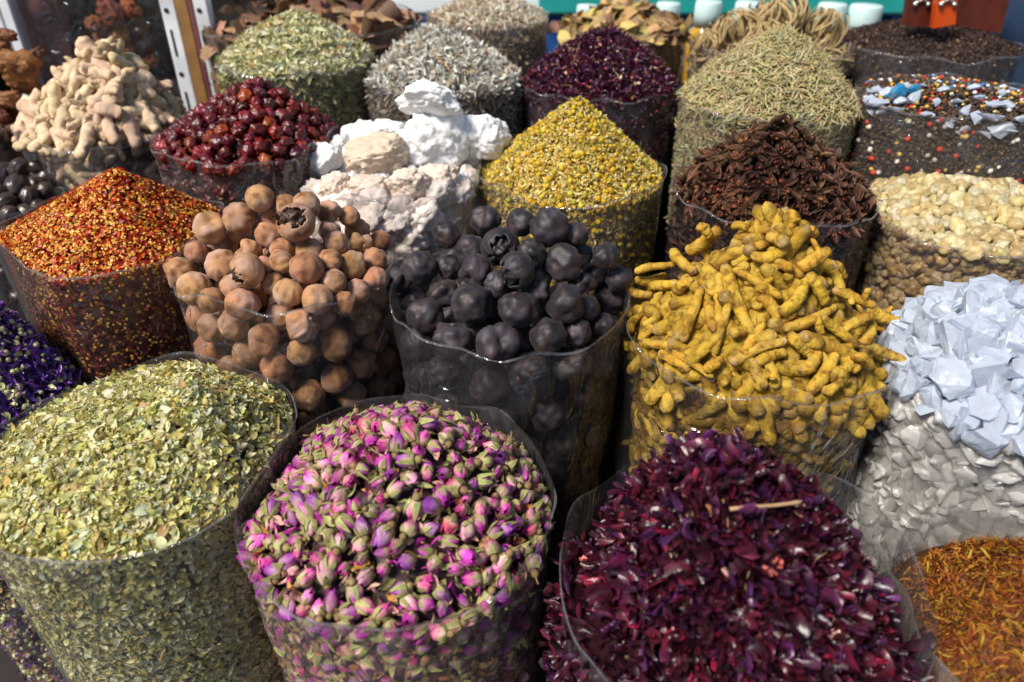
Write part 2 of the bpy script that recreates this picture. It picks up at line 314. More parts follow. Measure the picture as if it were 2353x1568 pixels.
# -- roots
def t_root(seed, L=.075, R=.0085, knobs=1, rings=9, lump=.16, bend=.12, flat=1., col=(1, 1, 1), endc=None):
    r = random.Random(seed); n = 24; b1, b2 = r.uniform(-bend, bend), r.uniform(-bend, bend)
    def limb(p0, d, L, R, n, tip=.6):
        pts, rad = [], []
        side = np.cross(d, (0, 0, 1)); up = np.cross(side, d)
        for i in range(n):
            u = i / (n - 1); pts.append(p0 + d * L * u + side * L * b1 * math.sin(PI * u) + up * L * b2 * math.sin(PI * u * 1.4))
            e = min(1, math.sqrt(max(0, 1 - (max(0, .10 - u) / .10) ** 2))) * min(1, math.sqrt(max(0, 1 - (max(0, u - .9) / .1) ** 2)))
            rad.append(R * max(.05, e) * (1 - (1 - tip) * abs(u - .4) ** 1.3 * 1.3) * (1 + .025 * math.sin(u * rings * 2 * PI) + .02 * math.sin(u * rings * 4.6 * PI + 1)))
        return tube(pts, rad, 14, col)
    t = limb(np.array([-L / 2, 0, 0]), np.array([1.0, 0, 0]), L, R, n); parts = [t]
    for k in range(knobs):
        u = r.uniform(.2, .8); a = r.uniform(0, 2 * PI); d = np.array([r.uniform(-.5, .8), math.cos(a), math.sin(a)]); d /= np.linalg.norm(d)
        parts.append(limb(np.array([-L / 2 + L * u, 0, 0]), d, R * r.uniform(1.8, 3.2), R * r.uniform(.6, .8), 12))
    t = join(*parts)
    V = t.V.copy()
    for i, v in enumerate(V):
        q = v / R; g = 1 + lump * nz(q, .55, seed) + lump * .45 * nz(q, 1.6, seed + 2)
        V[i] = (v[0] + R * .15 * nz(q, .8, seed + 5), v[1] * g, v[2] * g * flat)
    t.V = V
    if endc is not None:
        e = np.clip((np.abs(V[:, 0]) / (L / 2) - .78) / .15, 0, 1)[:, None]; t.C = t.C * (1 - e) + np.array(endc) * e
    t.len = L; t.rad = R; return t
# -- rose buds
def t_bud(seed, magenta, pale):
    r = random.Random(seed); H = r.uniform(.016, .0215); rw = r.uniform(.0052, .0066); op = r.uniform(.0, .35); parts = []
    def prof(v): return rw * (math.sin(PI * min(1, (.1 + .86 * v))) ** .6) * (1.06 - .28 * v)
    for k, (off, span) in enumerate(((.0, 2.2), (.0005, 1.6), (.0008, 1.5), (.0011, 1.3), (.0013, 1.0))):
        a0 = k * 2.2 + r.uniform(-.3, .3); hh = H * r.uniform(.86, 1.0) * (1 if k < 2 else .94)
        def fn(u, v, a0=a0, off=off, span=span, hh=hh, k=k):
            w = (u - .5) * 2; taper = 1 - .35 * v ** 3; a = a0 + w * span * taper
            rr = prof(v) + off + .0009 * abs(w) ** 3 + (op * .006 * v ** 3 if k > 1 else 0) + .0004 * math.sin(9 * u + 5 * v + k)
            return (rr * math.cos(a), rr * math.sin(a), hh * (v - .12 * v * w * w))
        def cf(u, v, k=k):
            e = min(1, max(0, 1.25 * v - .15 + .3 * abs(u - .5) + .2 * math.sin(k * 4 + seed))); e = e ** 1.2
            return tuple(pale[i] * (1 - e) + magenta[i] * e for i in range(3))
        parts.append(patch(fn, 9, 9, cf))
    t = join(*parts); t.V = np.array([v * (1 + .10 * nz(v * 130, 1, seed) + .05 * nz(v * 330, 1, seed + 4)) for v in t.V]); t.V[:, 0] *= r.uniform(.78, 1.05); return t
def t_calyx(seed, c1=(.25, .235, .085), c2=(.28, .19, .08), cover=.8):
    r = random.Random(seed); parts = []
    for k in range(5):
        a0 = 2 * PI * k / 5 + r.uniform(-.2, .2); ln = .019 * r.uniform(.7, 1.05) * cover; out = r.uniform(0, .0075)
        def fn(u, v, a0=a0, ln=ln, out=out):
            w = .0031 * (1 - u) ** .7 + .0003; rr = .0072 * math.sin(PI * min(1, .16 + .7 * u)) ** .6 + .0008 + out * u ** 3
            a = a0 + (v - .5) * 2 * w / max(rr, .002); return (rr * math.cos(a), rr * math.sin(a), ln * u - .0005 + .0004 * (v - .5) ** 2)
        parts.append(patch(fn, 7, 3, lambda u, v: tuple(c1[i] * (1.1 - .15 * u) + (.25 * abs(v - .5) if i < 2 else .1 * abs(v - .5)) for i in range(3))))
    V, Fc = ico(2); parts.append(T(V * np.array([.0036, .0036, .0042]) + np.array([0, 0, -.0028]), Fc, c2))
    L = r.uniform(.002, .009); bx = r.uniform(-.003, .003)
    parts.append(tube([(0, 0, -.005), (bx * .4, 0, -.005 - L * .5), (bx, 0, -.006 - L)], [.001, .0008, .0008], 5, c2))
    return join(*parts)
# -- star anise
def t_anise(seed):
    r = random.Random(seed); parts = []
    for k in range(8):
        if r.random() < .12: continue
        a = 2 * PI * k / 8 + r.uniform(-.12, .12); L = .0165 * r.uniform(.7, 1.08); rise = r.uniform(-.25, .25); op = r.uniform(.35, 1.1)
        def fn(u, v, a=a, L=L, rise=rise, op=op):
            w = .0030 * math.sin(PI * min(1, .06 + .9 * u)) ** .8; q = (v - .5) * 2
            y = w * q * (1 - .45 * (1 - op) * abs(q)) * op ** .3; z = .0055 * math.sin(PI * min(1, .1 + .82 * u)) ** .7 * (abs(q) ** 1.5 - .8) + rise * L * u * u * .8
            x = .0015 + L * u; return (x * math.cos(a) - y * math.sin(a), x * math.sin(a) + y * math.cos(a), z)
        parts.append(patch(fn, 8, 7, lambda u, v: (1.5, 1.2, 1.0) if abs(v - .5) > .4 else (.75, .65, .6)))
        if r.random() < .5:
            V, Fc = ico(1); x = .0015 + L * .5; parts.append(T(V * np.array([.0024, .0018, .0012]) @ np.array([[math.cos(a), math.sin(a), 0], [-math.sin(a), math.cos(a), 0], [0, 0, 1]]) + np.array([x * math.cos(a), x * math.sin(a), -.001 + rise * L * .2]), Fc, (1.7, .75, .35)))
    return join(*parts)
def t_crystal(seed, sub=12, bev=.11):
    r = random.Random(seed); bm = bmesh.new(); s = (1, r.uniform(.6, .95), r.uniform(.45, .8))
    for _ in range(sub):
        v = Vector((r.gauss(0, 1), r.gauss(0, 1), r.gauss(0, 1))).normalized() * r.uniform(.75, 1); bm.verts.new((v.x * s[0] * .5, v.y * s[1] * .5, v.z * s[2] * .5))
    g = bmesh.ops.convex_hull(bm, input=bm.verts); bmesh.ops.delete(bm, geom=[e for e in g['geom_interior'] if isinstance(e, bmesh.types.BMVert)], context='VERTS')
    bmesh.ops.triangulate(bm, faces=bm.faces[:]); bmesh.ops.subdivide_edges(bm, edges=bm.edges[:], cuts=3, use_grid_fill=True)
    for _ in range(0): bmesh.ops.smooth_vert(bm, verts=bm.verts[:], factor=.5, use_axis_x=True, use_axis_y=True, use_axis_z=True)
    bm.verts.index_update(); V = np.array([v.co[:] for v in bm.verts]); V = np.array([v * (1 + .16 * nz(v, 4, seed) + .07 * nz(v, 11, seed)) for v in V])
    Fc = [tuple(v.index for v in f.verts) for f in bm.faces]; bm.free(); return T(V, Fc, smooth=False)
def t_rock(seed, sq=(1, 1, 1), planes=9, amp=.10, sub=5, col=(1, 1, 1)):
    r = random.Random(seed); V, Fc = ico(sub)
    for _ in range(planes):
        d = np.array([r.gauss(0, 1), r.gauss(0, 1), r.gauss(0, 1)]); d /= np.linalg.norm(d); h = r.uniform(.5, .82)
        q = V @ d - h; V = V - np.clip(q, 0, None)[:, None] * d * .8
    V = np.array([v * (1 + amp * nz(v, 1.9, seed) + amp * .7 * nz(v, 4.5, seed + 1) + amp * .5 * nz(v, 9, seed + 2) + amp * .3 * nz(v, 19, seed + 3) - amp * .9 * max(0, nz(v, 2.6, seed + 9)) ** 1.5) for v in V])
    V = V / np.abs(V).max(0) * .5; return T(V * np.array(sq), Fc, col)

# ------------------------------------------------------------------ sacks: pixel of the rim centre, half width in pixels, radius in metres
TABLE_Z = .26
SK = {}
def defsack(k, px, py, hw, R, top, drop=.012, flat=1.0, vis=.22, rimamp=.0065, filmk='film', what='', notch=(0, 0), tilt=(0, 0), inset=.004):
    c = at_depth(px, py, F * R / hw); a = at_y(top[0], top[1], c[1] + .0)
    SK[k] = dict(c=c, R=R, apex=a, ze=c[2] - drop, flat=flat, vis=vis, rimamp=rimamp, film=filmk, what=what, seed=sum(map(ord, k)), notch=notch, tilt=tilt, inset=inset, planes=[])
defsack('A', 320, 1015, 345, .150, (440, 900), .010, .85, .40, what='dried green leaves')
defsack('B', 914, 1130, 354, .145, (945, 985), .024, .55, .34, filmk='film', notch=(.9, .04), tilt=(1.2, .004), what='dried rosebuds')
defsack('C', 1695, 1310, 405, .150, (1650, 1085), .034, .42, .30, notch=(.6, .17), tilt=(.6, .014), inset=.024, what='large dark hibiscus petals')
defsack('D', 2370, 1400, 295, .110, (2400, 1260), .030, .8, .25, filmk='film_milky', notch=(1.9, .14), tilt=(1.9, .012), what='orange safflower')
defsack('E', -60, 870, 230, .120, (-50, 700), .010, .8, .60, what='purple mallow flowers')
defsack('F', 245, 520, 252, .140, (265, 393), .010, 1.05, .30, filmk='film_dark', what='chilli flakes')
defsack('G', 660, 590, 248, .130, (692, 500), .030, .75, .34, filmk='film_dark', what='tan dried limes')
defsack('H', 1172, 670, 267, .135, (1225, 545), .040, .8, .34, filmk='film_smoke', what='black dried limes')
defsack('I', 1745, 745, 300, .145, (1790, 512), .030, .9, .28, filmk='film_dark', what='yellow turmeric roots')
defsack('J', 2340, 860, 300, .135, (2330, 690), .005, .75, .40, filmk='film_milky', what='white rock salt crystals')
defsack('K', -10, 450, 145, .100, (-20, 400), .015, .7, .2, what='dark nutmegs')
defsack('L', 567, 310, 203, .130, (590, 195), .012, .85, .22, what='red rosehips')
defsack('M', 905, 385, 200, .125, (930, 345), .012, .8, .22, what='white stone chunks', rimamp=.01, filmk='film_milky')
defsack('N', 1310, 385, 213, .135, (1328, 228), .010, .95, .28, what='yellow chamomile flowers')
defsack('O', 1778, 430, 226, .135, (1790, 280), .012, .75, .22, filmk='film_dark', what='brown star anise')
defsack('P', 2230, 485, 235, .140, (2225, 425), .008, .7, .24, what='pale frankincense tears')
defsack('Q', -50, 270, 130, .100, (-60, 180), .01, .8, .22, filmk='film_dark', what='brown tuber roots')
defsack('R', 232, 285, 182, .135, (235, 100), .012, .85, .22, what='pale ginger roots')
defsack('S', 680, 130, 176, .140, (680, 30), .006, .62, .24, what='pale green lance leaves')
defsack('T', 1018, 170, 178, .140, (990, 66), .006, .65, .24, what='grey curled herb leaves')
defsack('U', 1376, 185, 176, .140, (1390, 70), .006, .65, .24, what='small crimson hibiscus petals')
defsack('V', 1768, 222, 203, .145, (1800, 72), .006, .68, .24, what='dry rosemary needles')
defsack('W', 2190, 222, 215, .145, (2170, 203), .006, .5, .26, what='mixed coloured salt')
defsack('X', 715, 45, 245, .225, (740, 15), .02, .5, .2, what='brown bark pieces')
defsack('Y', 1120, 35, 138, .125, (1120, -12), .006, .6, .22, what='pale cream flower tufts')
defsack('Z', 1430, 55, 145, .135, (1440, 22), .012, .6, .22, what='sliced yellow roots')
defsack('AA', 1770, 95, 178, .155, (1770, 70), .02, .6, .22, what='curled dry desert rose plants')
defsack('AB', 2130, 95, 193, .170, (2130, 50), .004, .45, .22, what='dark brown tea')
ks = list(SK)
for i, a in enumerate(ks):                     # sacks that press on each other flatten along the plane between them
    for b in ks[:i]:
        A, B = SK[a], SK[b]; d = (B['c'] - A['c'])[:2]; L = np.linalg.norm(d)
        if L < A['R'] + B['R'] + .004:
            ov = (A['R'] + B['R'] + .004 - L) / 2; d /= L
            A['planes'].append((d, A['R'] - ov)); B['planes'].append((-d, B['R'] - ov))
def Rth(s, th):
    th = np.asarray(th, float); r = np.full(th.shape, s['R'])
    for d, h in s['planes']:
        c = np.cos(th) * d[0] + np.sin(th) * d[1]; q = np.where(c > .05, h / np.maximum(c, .05), 9)
        r = -np.log(np.exp(-r * 160) + np.exp(-q * 160)) / 160 if False else np.minimum(r, q)
    return r
def wobble(s, th, z, amp):
    r = np.random.default_rng(s['seed']); o = 0 * (th + z)
    for k in range(7):
        n = r.integers(2, 13); o = o + np.sin(n * th + r.uniform(0, 6) + z * r.uniform(-40, 40)) / (1 + .25 * n) * r.uniform(.4, 1)
    return o * amp
def body_r(s, th, z):
    """radius of the bag wall at angle th, height z"""
    h = np.clip((s['c'][2] - z) / .4, 0, 1.2)
    return Rth(s, th) * (1 - .05 * h - .06 * h * h) + .004 * np.sin(PI * np.clip(h * 2, 0, 1)) * 0
def rim_z(s, th): return s['c'][2] + wobble(s, th, 0 * th, s['rimamp']) + s['tilt'][1] * np.cos(th - s['tilt'][0])
def heap(s, th, q):
    """point on the heap at angle th, q = 0 apex .. 1 rim"""
    r = (body_r(s, th, s['ze']) - s['inset'] * (1 + .5 * np.clip(-np.cos(th), 0, 1))) * (1 - s['notch'][1] * np.clip(np.cos(th - s['notch'][0]), 0, 1)); ex = s['c'][0] + r * np.cos(th); ey = s['c'][1] + r * np.sin(th); ap = s['apex']
    f = s['flat']; pr = f * (1 - q) + (1 - f) * (1 - q ** 2.4) * 1.0
    pr = pr - .10 * np.exp(-(q / .12) ** 2) * f * 0
    P = np.stack([ap[0] + (ex - ap[0]) * q, ap[1] + (ey - ap[1]) * q, s['ze'] + (ap[2] - s['ze']) * pr], -1)
    w = wobble(s, th * 1.0, q * .12, .0035) * np.sin(PI * np.clip(q, 0, 1)) ** 1
    P[..., 2] += w; return P
def heap_n(s, th, q):
    e = .01; a = heap(s, th + e, q) - heap(s, th - e, q); b = heap(s, th, np.minimum(q + e, 1)) - heap(s, th, np.maximum(q - e, .0))
    n = np.cross(b, a); n *= np.where(n[:, 2:] < 0, -1, 1); return n / (np.linalg.norm(n, axis=1)[:, None] + 1e-12)
def sample_heap(s, n, qmax=1.0, lift=0.):
    th = rng.uniform(-PI, PI, n * 2); q = np.sqrt(rng.uniform(0, 1, n * 2)) * qmax
    r = Rth(s, th); w = np.linalg.norm(heap(s, th, np.ones_like(th)) - s['apex'], axis=1) ** 2; keep = rng.uniform(0, w.max(), n * 2) < w
    th, q = th[keep][:n], np.maximum(q[keep][:n], .015); P = heap(s, th, q); Nn = heap_n(s, th, q); return P + Nn * lift, Nn
def cam_facing(s, th):
    d = CAM[:2] - s['c'][:2]; d = d / np.linalg.norm(d); return np.cos(th) * d[0] + np.sin(th) * d[1]
def sample_wall(s, n, inset=.002, depthmax=None, front=-.15):
    dm = depthmax or s['vis']; th = rng.uniform(-PI, PI, n * 4); th = th[cam_facing(s, th) > front][:n]
    z = s['ze'] - rng.uniform(-.004, dm, len(th)); r = body_r(s, th, z) - inset
    P = np.stack([s['c'][0] + r * np.cos(th), s['c'][1] + r * np.sin(th), z], 1); Nn = np.stack([np.cos(th), np.sin(th), 0 * th], 1); return P, Nn
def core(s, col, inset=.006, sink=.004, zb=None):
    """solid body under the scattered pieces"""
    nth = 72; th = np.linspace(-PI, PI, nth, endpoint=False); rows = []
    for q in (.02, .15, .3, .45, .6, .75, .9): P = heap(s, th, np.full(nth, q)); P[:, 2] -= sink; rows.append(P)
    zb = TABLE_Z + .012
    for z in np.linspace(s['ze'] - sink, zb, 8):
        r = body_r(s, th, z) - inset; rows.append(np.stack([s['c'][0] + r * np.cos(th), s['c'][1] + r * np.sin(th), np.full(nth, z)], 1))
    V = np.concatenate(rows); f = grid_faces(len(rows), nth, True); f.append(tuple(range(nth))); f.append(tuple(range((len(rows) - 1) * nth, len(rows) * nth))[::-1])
    return T(V, f, col)  # col is mostly very dark, shade between the pieces put into the colour
def pick(cols, n, var=.18):
    """random colours from (weight, rgb) list"""
    w = np.array([c[0] for c in cols], float); w /= w.sum(); i = rng.choice(len(cols), n, p=w); c = np.array([x[1] for x in cols])[i]
    return c * rng.uniform(1 - var, 1 + var, (n, 1)) * rng.uniform(.94, 1.06, (n, 3))
def strew(ms, temps, P, Nn, size, cols, tilt=.35, tang=None, var=.18):
    """scatter templates (random choice) into a Mass"""
    n = len(P); k = rng.integers(0, len(temps), n); R = frames(Nn, tilt, tang); S = rng.uniform(size[0], size[1], n); c = pick(cols, n, var)
    for i, t in enumerate(temps):
        q = k == i; ms.add(t, P[q], R[q], np.repeat(S[q][:, None], 3, 1), c[q])
def stuff(ms, name, m, label, cat):
    o = ms.build(name, m); return tag(o, label, cat, kind='stuff')

def make_sack(k, label):
    s = SK[k]; nth = 120; th = np.linspace(-PI, PI, nth, endpoint=False); rz = rim_z(s, th); rows = []; nz_ = 34
    zb = TABLE_Z + .004; r = np.random.default_rng(s['seed'] + 5)
    wr = [(r.integers(3, 26), r.uniform(0, 6.28), r.uniform(-60, 60), r.uniform(.3, 1)) for _ in range(10)]
    for i in range(nz_):
        u = i / (nz_ - 1); z = rz * (1 - u) + zb * u; rr = body_r(s, th, z)
        dd = (s['c'][2] - z)
        w = sum(a * np.sin(n * th + p + kz * z) / (1 + .1 * n) for n, p, kz, a in wr)
        rr = rr + (.0028 if k in 'GHIMDJ' else .0018) * w * np.clip(dd / .05, .4, 1) - (0 if u < .97 else .012 * (u - .97) / .03)
        rr = rr + .0012 * np.exp(-(dd / .01) ** 2)
        rows.append(np.stack([s['c'][0] + rr * np.cos(th), s['c'][1] + rr * np.sin(th), z], 1))
    V = np.concatenate(rows); f = grid_faces(nz_, nth, True); f.append(tuple(range((nz_ - 1) * nth, nz_ * nth))[::-1])
    base = np.array([s['c'][0], s['c'][1], zb]); t = T(V - base, f)
    o = obj('plastic_sack', to_mesh('plastic_sack', t.V, t.lp, t.cnt, t.C, M[s['film']])); o.location = base
    tag(o, label, 'sack', 'clear plastic sacks of spices on the stall')
    hem = []; hw_ = .0030 + wobble(s, th, th * 0 + .01, .0016); crl = np.clip(wobble(s, th, th * 0 + .02, .0022), -.001, .005)
    for j, q in enumerate((0, .33, .66, 1.)):
        z = rz + .0006 - hw_ * q; rr = np.hypot(rows[0][:, 0] - s['c'][0], rows[0][:, 1] - s['c'][1]) + .0009 + crl * (1 - q) ** 2 + (0 if q < .9 else .0005)
        hem.append(np.stack([s['c'][0] + rr * np.cos(th), s['c'][1] + rr * np.sin(th), z], 1) - base)
    tt = T(np.concatenate(hem), grid_faces(4, nth, True)); obj('rim', to_mesh('rim', tt.V, tt.lp, tt.cnt, tt.C, M['rim']), o)
    return o
LBL = {}
for k, s in SK.items():
    LBL[k] = f"open clear plastic sack filled with {s['what']}"
    make_sack(k, LBL[k])

# ------------------------------------------------------------------ individual pieces
def sector(s, p):
    """where in its sack a piece lies, in words"""
    p = np.asarray(p); d = p[:2] - s['c'][:2]
    if p[2] < s['ze'] - .006 and np.hypot(*d) > s['R'] * .6: return 'seen through the plastic side of its sack'
    q = np.hypot(*(p[:2] - s['apex'][:2])) / s['R']
    if q < .33: return 'at the top of its heap'
    d = p[:2] - s['apex'][:2]; a = math.degrees(math.atan2(d[1], d[0]))
    if -125 < a < -55: return 'on the front slope of its heap'
    if -55 <= a < 35: return 'on the right slope of its heap'
    if a >= 145 or a <= -125: return 'on the left slope of its heap'
    return 'on the far slope of its heap'
def poisson(P, dmin, extra=None):
    keep = []; K = np.empty((0, 3))
    for i, p in enumerate(P):
        if len(K) and (np.sum((K - p) ** 2, 1) < dmin * dmin).any(): continue
        keep.append(i); K = np.vstack([K, p])
    return np.array(keep, int)
def mat4(P, R, S):
    m = Matrix([[R[i][j] * S[j] for j in range(3)] + [P[i]] for i in range(3)] + [[0, 0, 0, 1]]); return m
def single(name, t, m, P, R, S, label, cat, group, kids=()):
    o = obj(name, tmesh(t, name, m)); o.matrix_world = mat4(P, R, (S,) * 3 if np.isscalar(S) else S); tag(o, label, cat, group)
    for kn, kt, km in kids: obj(kn, tmesh(kt, kn, km), o)
    return o
def heap_hit(s, px, py, lift=0.):
    """where the line of sight through a pixel meets the heap raised by lift"""
    th = np.linspace(-PI, PI, 180, endpoint=False)
    if 'pts' not in s:
        P = np.concatenate([heap(s, th, np.full(180, q)) for q in np.linspace(.01, 1, 40)]); Nn = np.concatenate([heap_n(s, th, np.full(180, q)) for q in np.linspace(.01, 1, 40)])
        W = []
        for z in np.linspace(s['ze'], s['ze'] - .3, 50):
            r = body_r(s, th, z) - .006; W.append(np.stack([s['c'][0] + r * np.cos(th), s['c'][1] + r * np.sin(th), np.full(180, z)], 1))
        W = np.concatenate(W); WN = np.tile(np.stack([np.cos(th), np.sin(th), 0 * th], 1), (50, 1))
        s['pts'] = (np.concatenate([P, W]), np.concatenate([Nn, WN]))
    P, Nn = s['pts']; P = P + Nn * np.array([lift, lift, lift]) * np.where(Nn[:, 2:] < .01, -1, 1); d = ray(px, py); v = P - CAM; t = v @ FW; X = (v @ RT) / t * F + 1176.5; Y = 784 - (v @ UP) / t * F
    e = np.hypot(X - px, Y - py); near = e < max(6, e.min() * 1.2 + .5); i = np.where(near)[0]; i = i[np.argmin(t[i])]
    return CAM + d * t[i], Nn[i]
def look_frame(z, x=None):
    z = np.array(z, float); z /= np.linalg.norm(z); a = np.array(x if x is not None else rng.normal(0, 1, 3), float); a = a - z * (a @ z); a /= np.linalg.norm(a); return np.stack([a, np.cross(z, a), z], 1)

# ---- limes -------------------------------------------------------
TANC = (.41, .205, .10); BLKC = (.028, .022, .027)
TLIME = lime_templates(7, TANC, dents=lambda q: (0, 1, 2, 0, 2, 1, 4)[q], groove=.065, wr=.07)
BLIME = lime_templates(8, BLKC, dents=lambda q: (0, 2, 3, 1, 1, 3, 4, 2)[q], groove=.05, wr=.18)
SCAR_T = t_scar((.50, .28, .12)); SCAR_B = t_scar((.10, .055, .035))
TCRACK = [t_cracked(3, .95, TANC, .3), t_cracked(8, .72, TANC, .3)]; BCRACK = [t_cracked(5, .85, BLKC, 1.2), t_cracked(9, .85, BLKC, 1.2)]
def pulp(seed, col): return t_blob(4, (.68, .68, .80), .35, 2.6, seed, col)
PULP_T = pulp(1, (.045, .022, .012)); PULP_B = pulp(2, (.030, .022, .024))
def relax(items, s, it=40):
    """push overlapping balls apart, mostly along the line of sight"""
    P = np.array([i[0] for i in items]); r = np.array([i[1] for i in items]); fix = np.array([i[2] for i in items]); n = len(P)
    for _ in range(it):
        D = P[:, None] - P[None]; d = np.linalg.norm(D, axis=2) + np.eye(n); ov = (r[:, None] + r[None]) * .985 - d; np.fill_diagonal(ov, 0); ov = np.clip(ov, 0, None)
        mv = (D / d[..., None] * ov[..., None] * .5).sum(1)
        for i in range(n):
            if fix[i]:
                v = P[i] - CAM; v /= np.linalg.norm(v); P[i] += v * (mv[i] @ v) + .25 * (mv[i] - v * (mv[i] @ v))
            else:
                P[i] += mv[i]
                d2 = P[i][:2] - s['c'][:2]; q = np.hypot(*d2); mx = float(body_r(s, math.atan2(d2[1], d2[0]), P[i][2])) - r[i]
                if q > mx and P[i][2] < s['c'][2]: P[i][:2] = s['c'][:2] + d2 / q * mx
    return P
def lime_pile(k, spots, scale, off, r0, TL, CR, PU, scar, m, name, word, special, group, corec):
    s = SK[k]; items = []; meta = []
    for i, (x, y, d) in enumerate(spots):
        px, py = off[0] + x * scale, off[1] + y * scale; dp = d * scale; z0 = depth(s['c']) ; rr = dp / 2 * z0 / F
        p, n = heap_hit(s, px, py, 0.0); rr = dp / 2 * depth(p) / F * .93; rr = min(max(rr, r0 * .72), r0 * 1.25); p = p + (CAM - p) / np.linalg.norm(CAM - p) * ((rr - r0 * .8) * .8 + (.016 if i in special and special[i][0].startswith('crack') else 0))
        items.append((p, rr, True)); meta.append((i, n))
    # the rest of the sack: balls against the wall and just under the visible ones
    n0 = len(items)
    W, Wn = sample_wall(s, 900, r0 * 1.02, s['vis'], .0); W = W[poisson(W, r0 * 1.68)]; W = W[W[:, 2] < s['ze'] - .0]
    Q, Qn = sample_heap(s, 500, .92, -r0 * 1.9); Q = Q[poisson(Q, r0 * 1.8)]
    for p in list(W)[:110]: items.append((p, r0 * rng.uniform(.88, 1.08), False))
    for p in list(Q)[:70]: items.append((p, r0 * rng.uniform(.85, 1.05), False))
    P = relax(items, s)
    ms = Mass(); ms.raw(core(s, corec, r0 * 2.6, r0 * 2.9)); stuff(ms, name + '_mass', m, f'{word}s deep inside their sack, added as one dark core', 'dried limes')  # dark core added to close bright gaps seen between the limes
    for i, (p, (_, rr, fx)) in enumerate(zip(P, items)):
        lab = f'{word} {sector(s, p)}'
        if i < n0 and i in special:
            kind, lab, aim = special[i]
            if kind.startswith('crack'):
                q = int(kind[-1]); toward = np.array(aim, float)
                single(name, CR[q], m, p, look_frame(toward, (1, .3, .2)), rr * 2, lab, 'dried lime', group, [('dried_pulp', PU, M['pulp'])]); continue
            tq = TL[int(kind)]; R = look_frame(aim)
        else:
            tq = TL[rng.integers(len(TL))]; R = look_frame(rng.normal(0, 1, 3) + np.array([0, -.6, .3]))
        kids = [('stem_scar', scar[tq[1]], m)]
        single(name, tq[0], m, p, R, rr * 2, lab, 'dried lime', group, kids)
def scars(base, TL):
    d = {}
    for t, top in TL: q = T(base.V + np.array([0, 0, top - .035]), [(0, 1, 2)], None); q.lp, q.cnt, q.C = base.lp, base.cnt, base.C; d[top] = q
    return d
M['pulp'] = mat('dried_pulp', .5, .4, nscale=60, namt=.5, bscale=120, bstr=.8, bdist=.004)
tan = [(1415, 530, 230), (1605, 457, 225), (1785, 340, 200), (2035, 375, 200), (2000, 500, 280), (1905, 365, 150), (1820, 450, 180), (1810, 585, 205), (2215, 425, 175), (1505, 630, 210),
       (1320, 690, 170), (1680, 690, 195), (1495, 775, 240), (1215, 820, 240), (1310, 930, 250), (1670, 835, 250), (1425, 1010, 190), (1630, 1010, 245), (1890, 690, 170), (1890, 755, 155),
       (1860, 890, 170), (2050, 790, 240), (2090, 690, 200), (1945, 945, 210), (2145, 1005, 225), (2240, 885, 190), (2225, 760, 165), (2250, 640, 190), (2220, 560, 160),
       (2350, 455, 150), (2400, 540, 185), (2430, 633, 165), (2555, 615, 155), (2365, 772, 205), (2510, 740, 190), (2390, 960, 190), (2505, 860, 185), (2300, 1000, 170), (1560, 920, 150), (1790, 790, 150), (1600, 560, 150)]
sp = {4: ('crack0', 'tan dried lime split open at the top of the tan heap showing black pulp', (-.45, -.45, .75)), 15: ('crack1', 'tan dried lime with a triangular hole in its left side at mid heap', (-.8, -.55, -.1)),
      1: ('0', 'tan dried lime with star shaped ribs facing front, upper left of the heap', (0, -.8, .45)), 2: ('3', 'topmost tan dried lime at the back of the heap', (.1, -.2, 1)), 12: ('1', 'tan dried lime with a small stem scar facing front, beside the holed one', (.1, -.7, .5)),
      13: ('5', 'leftmost tan dried lime hanging over the chilli flakes sack', (0, -.2, 1)), 28: ('6', 'small grey shrivelled lime on the right of the tan heap', (0, .3, 1)), 21: ('3', 'big smooth tan dried lime in the middle right of the tan heap', (.1, .2, 1)),
      17: ('1', 'ribbed tan dried lime at the front rim of its sack, middle one', (.3, .3, 1)), 16: ('0', 'ribbed tan dried lime at the front rim, left of a bigger one', (-.3, -.1, 1)), 24: ('3', 'tan dried lime resting on the right of the front rim', (.2, .2, 1)), 23: ('1', 'orange tan dried lime above the front rim, right of centre', (.5, -.1, .9))}
lime_pile('G', tan, .3418, (0, 345), .0190, TLIME, TCRACK, PULP_T, scars(SCAR_T, TLIME), M['lime'], 'tan_dried_lime', 'round tan brown dried lime', sp, 'tan dried limes', (.05, .022, .01))
blk = [(1005, 320, 220), (1105, 455, 280), (1390, 370, 270), (780, 430, 200), (850, 475, 220), (1580, 410, 140), (1620, 545, 200), (1805, 545, 195), (545, 630, 250), (750, 620, 170),
       (940, 640, 240), (1495, 600, 270), (1220, 660, 270), (1745, 690, 200), (1870, 710, 130), (1640, 755, 150), (715, 795, 220), (915, 870, 300), (1215, 905, 290), (1505, 855, 280),
       (1820, 850, 240), (1670, 900, 150), (590, 960, 260), (500, 840, 200), (420, 700, 170), (780, 1105, 290), (1085, 1110, 310), (1415, 1090, 265), (1610, 1065, 210), (1310, 510, 180),
       (1240, 350, 150), (1340, 790, 170), (1760, 1010, 150), (1060, 760, 150)]
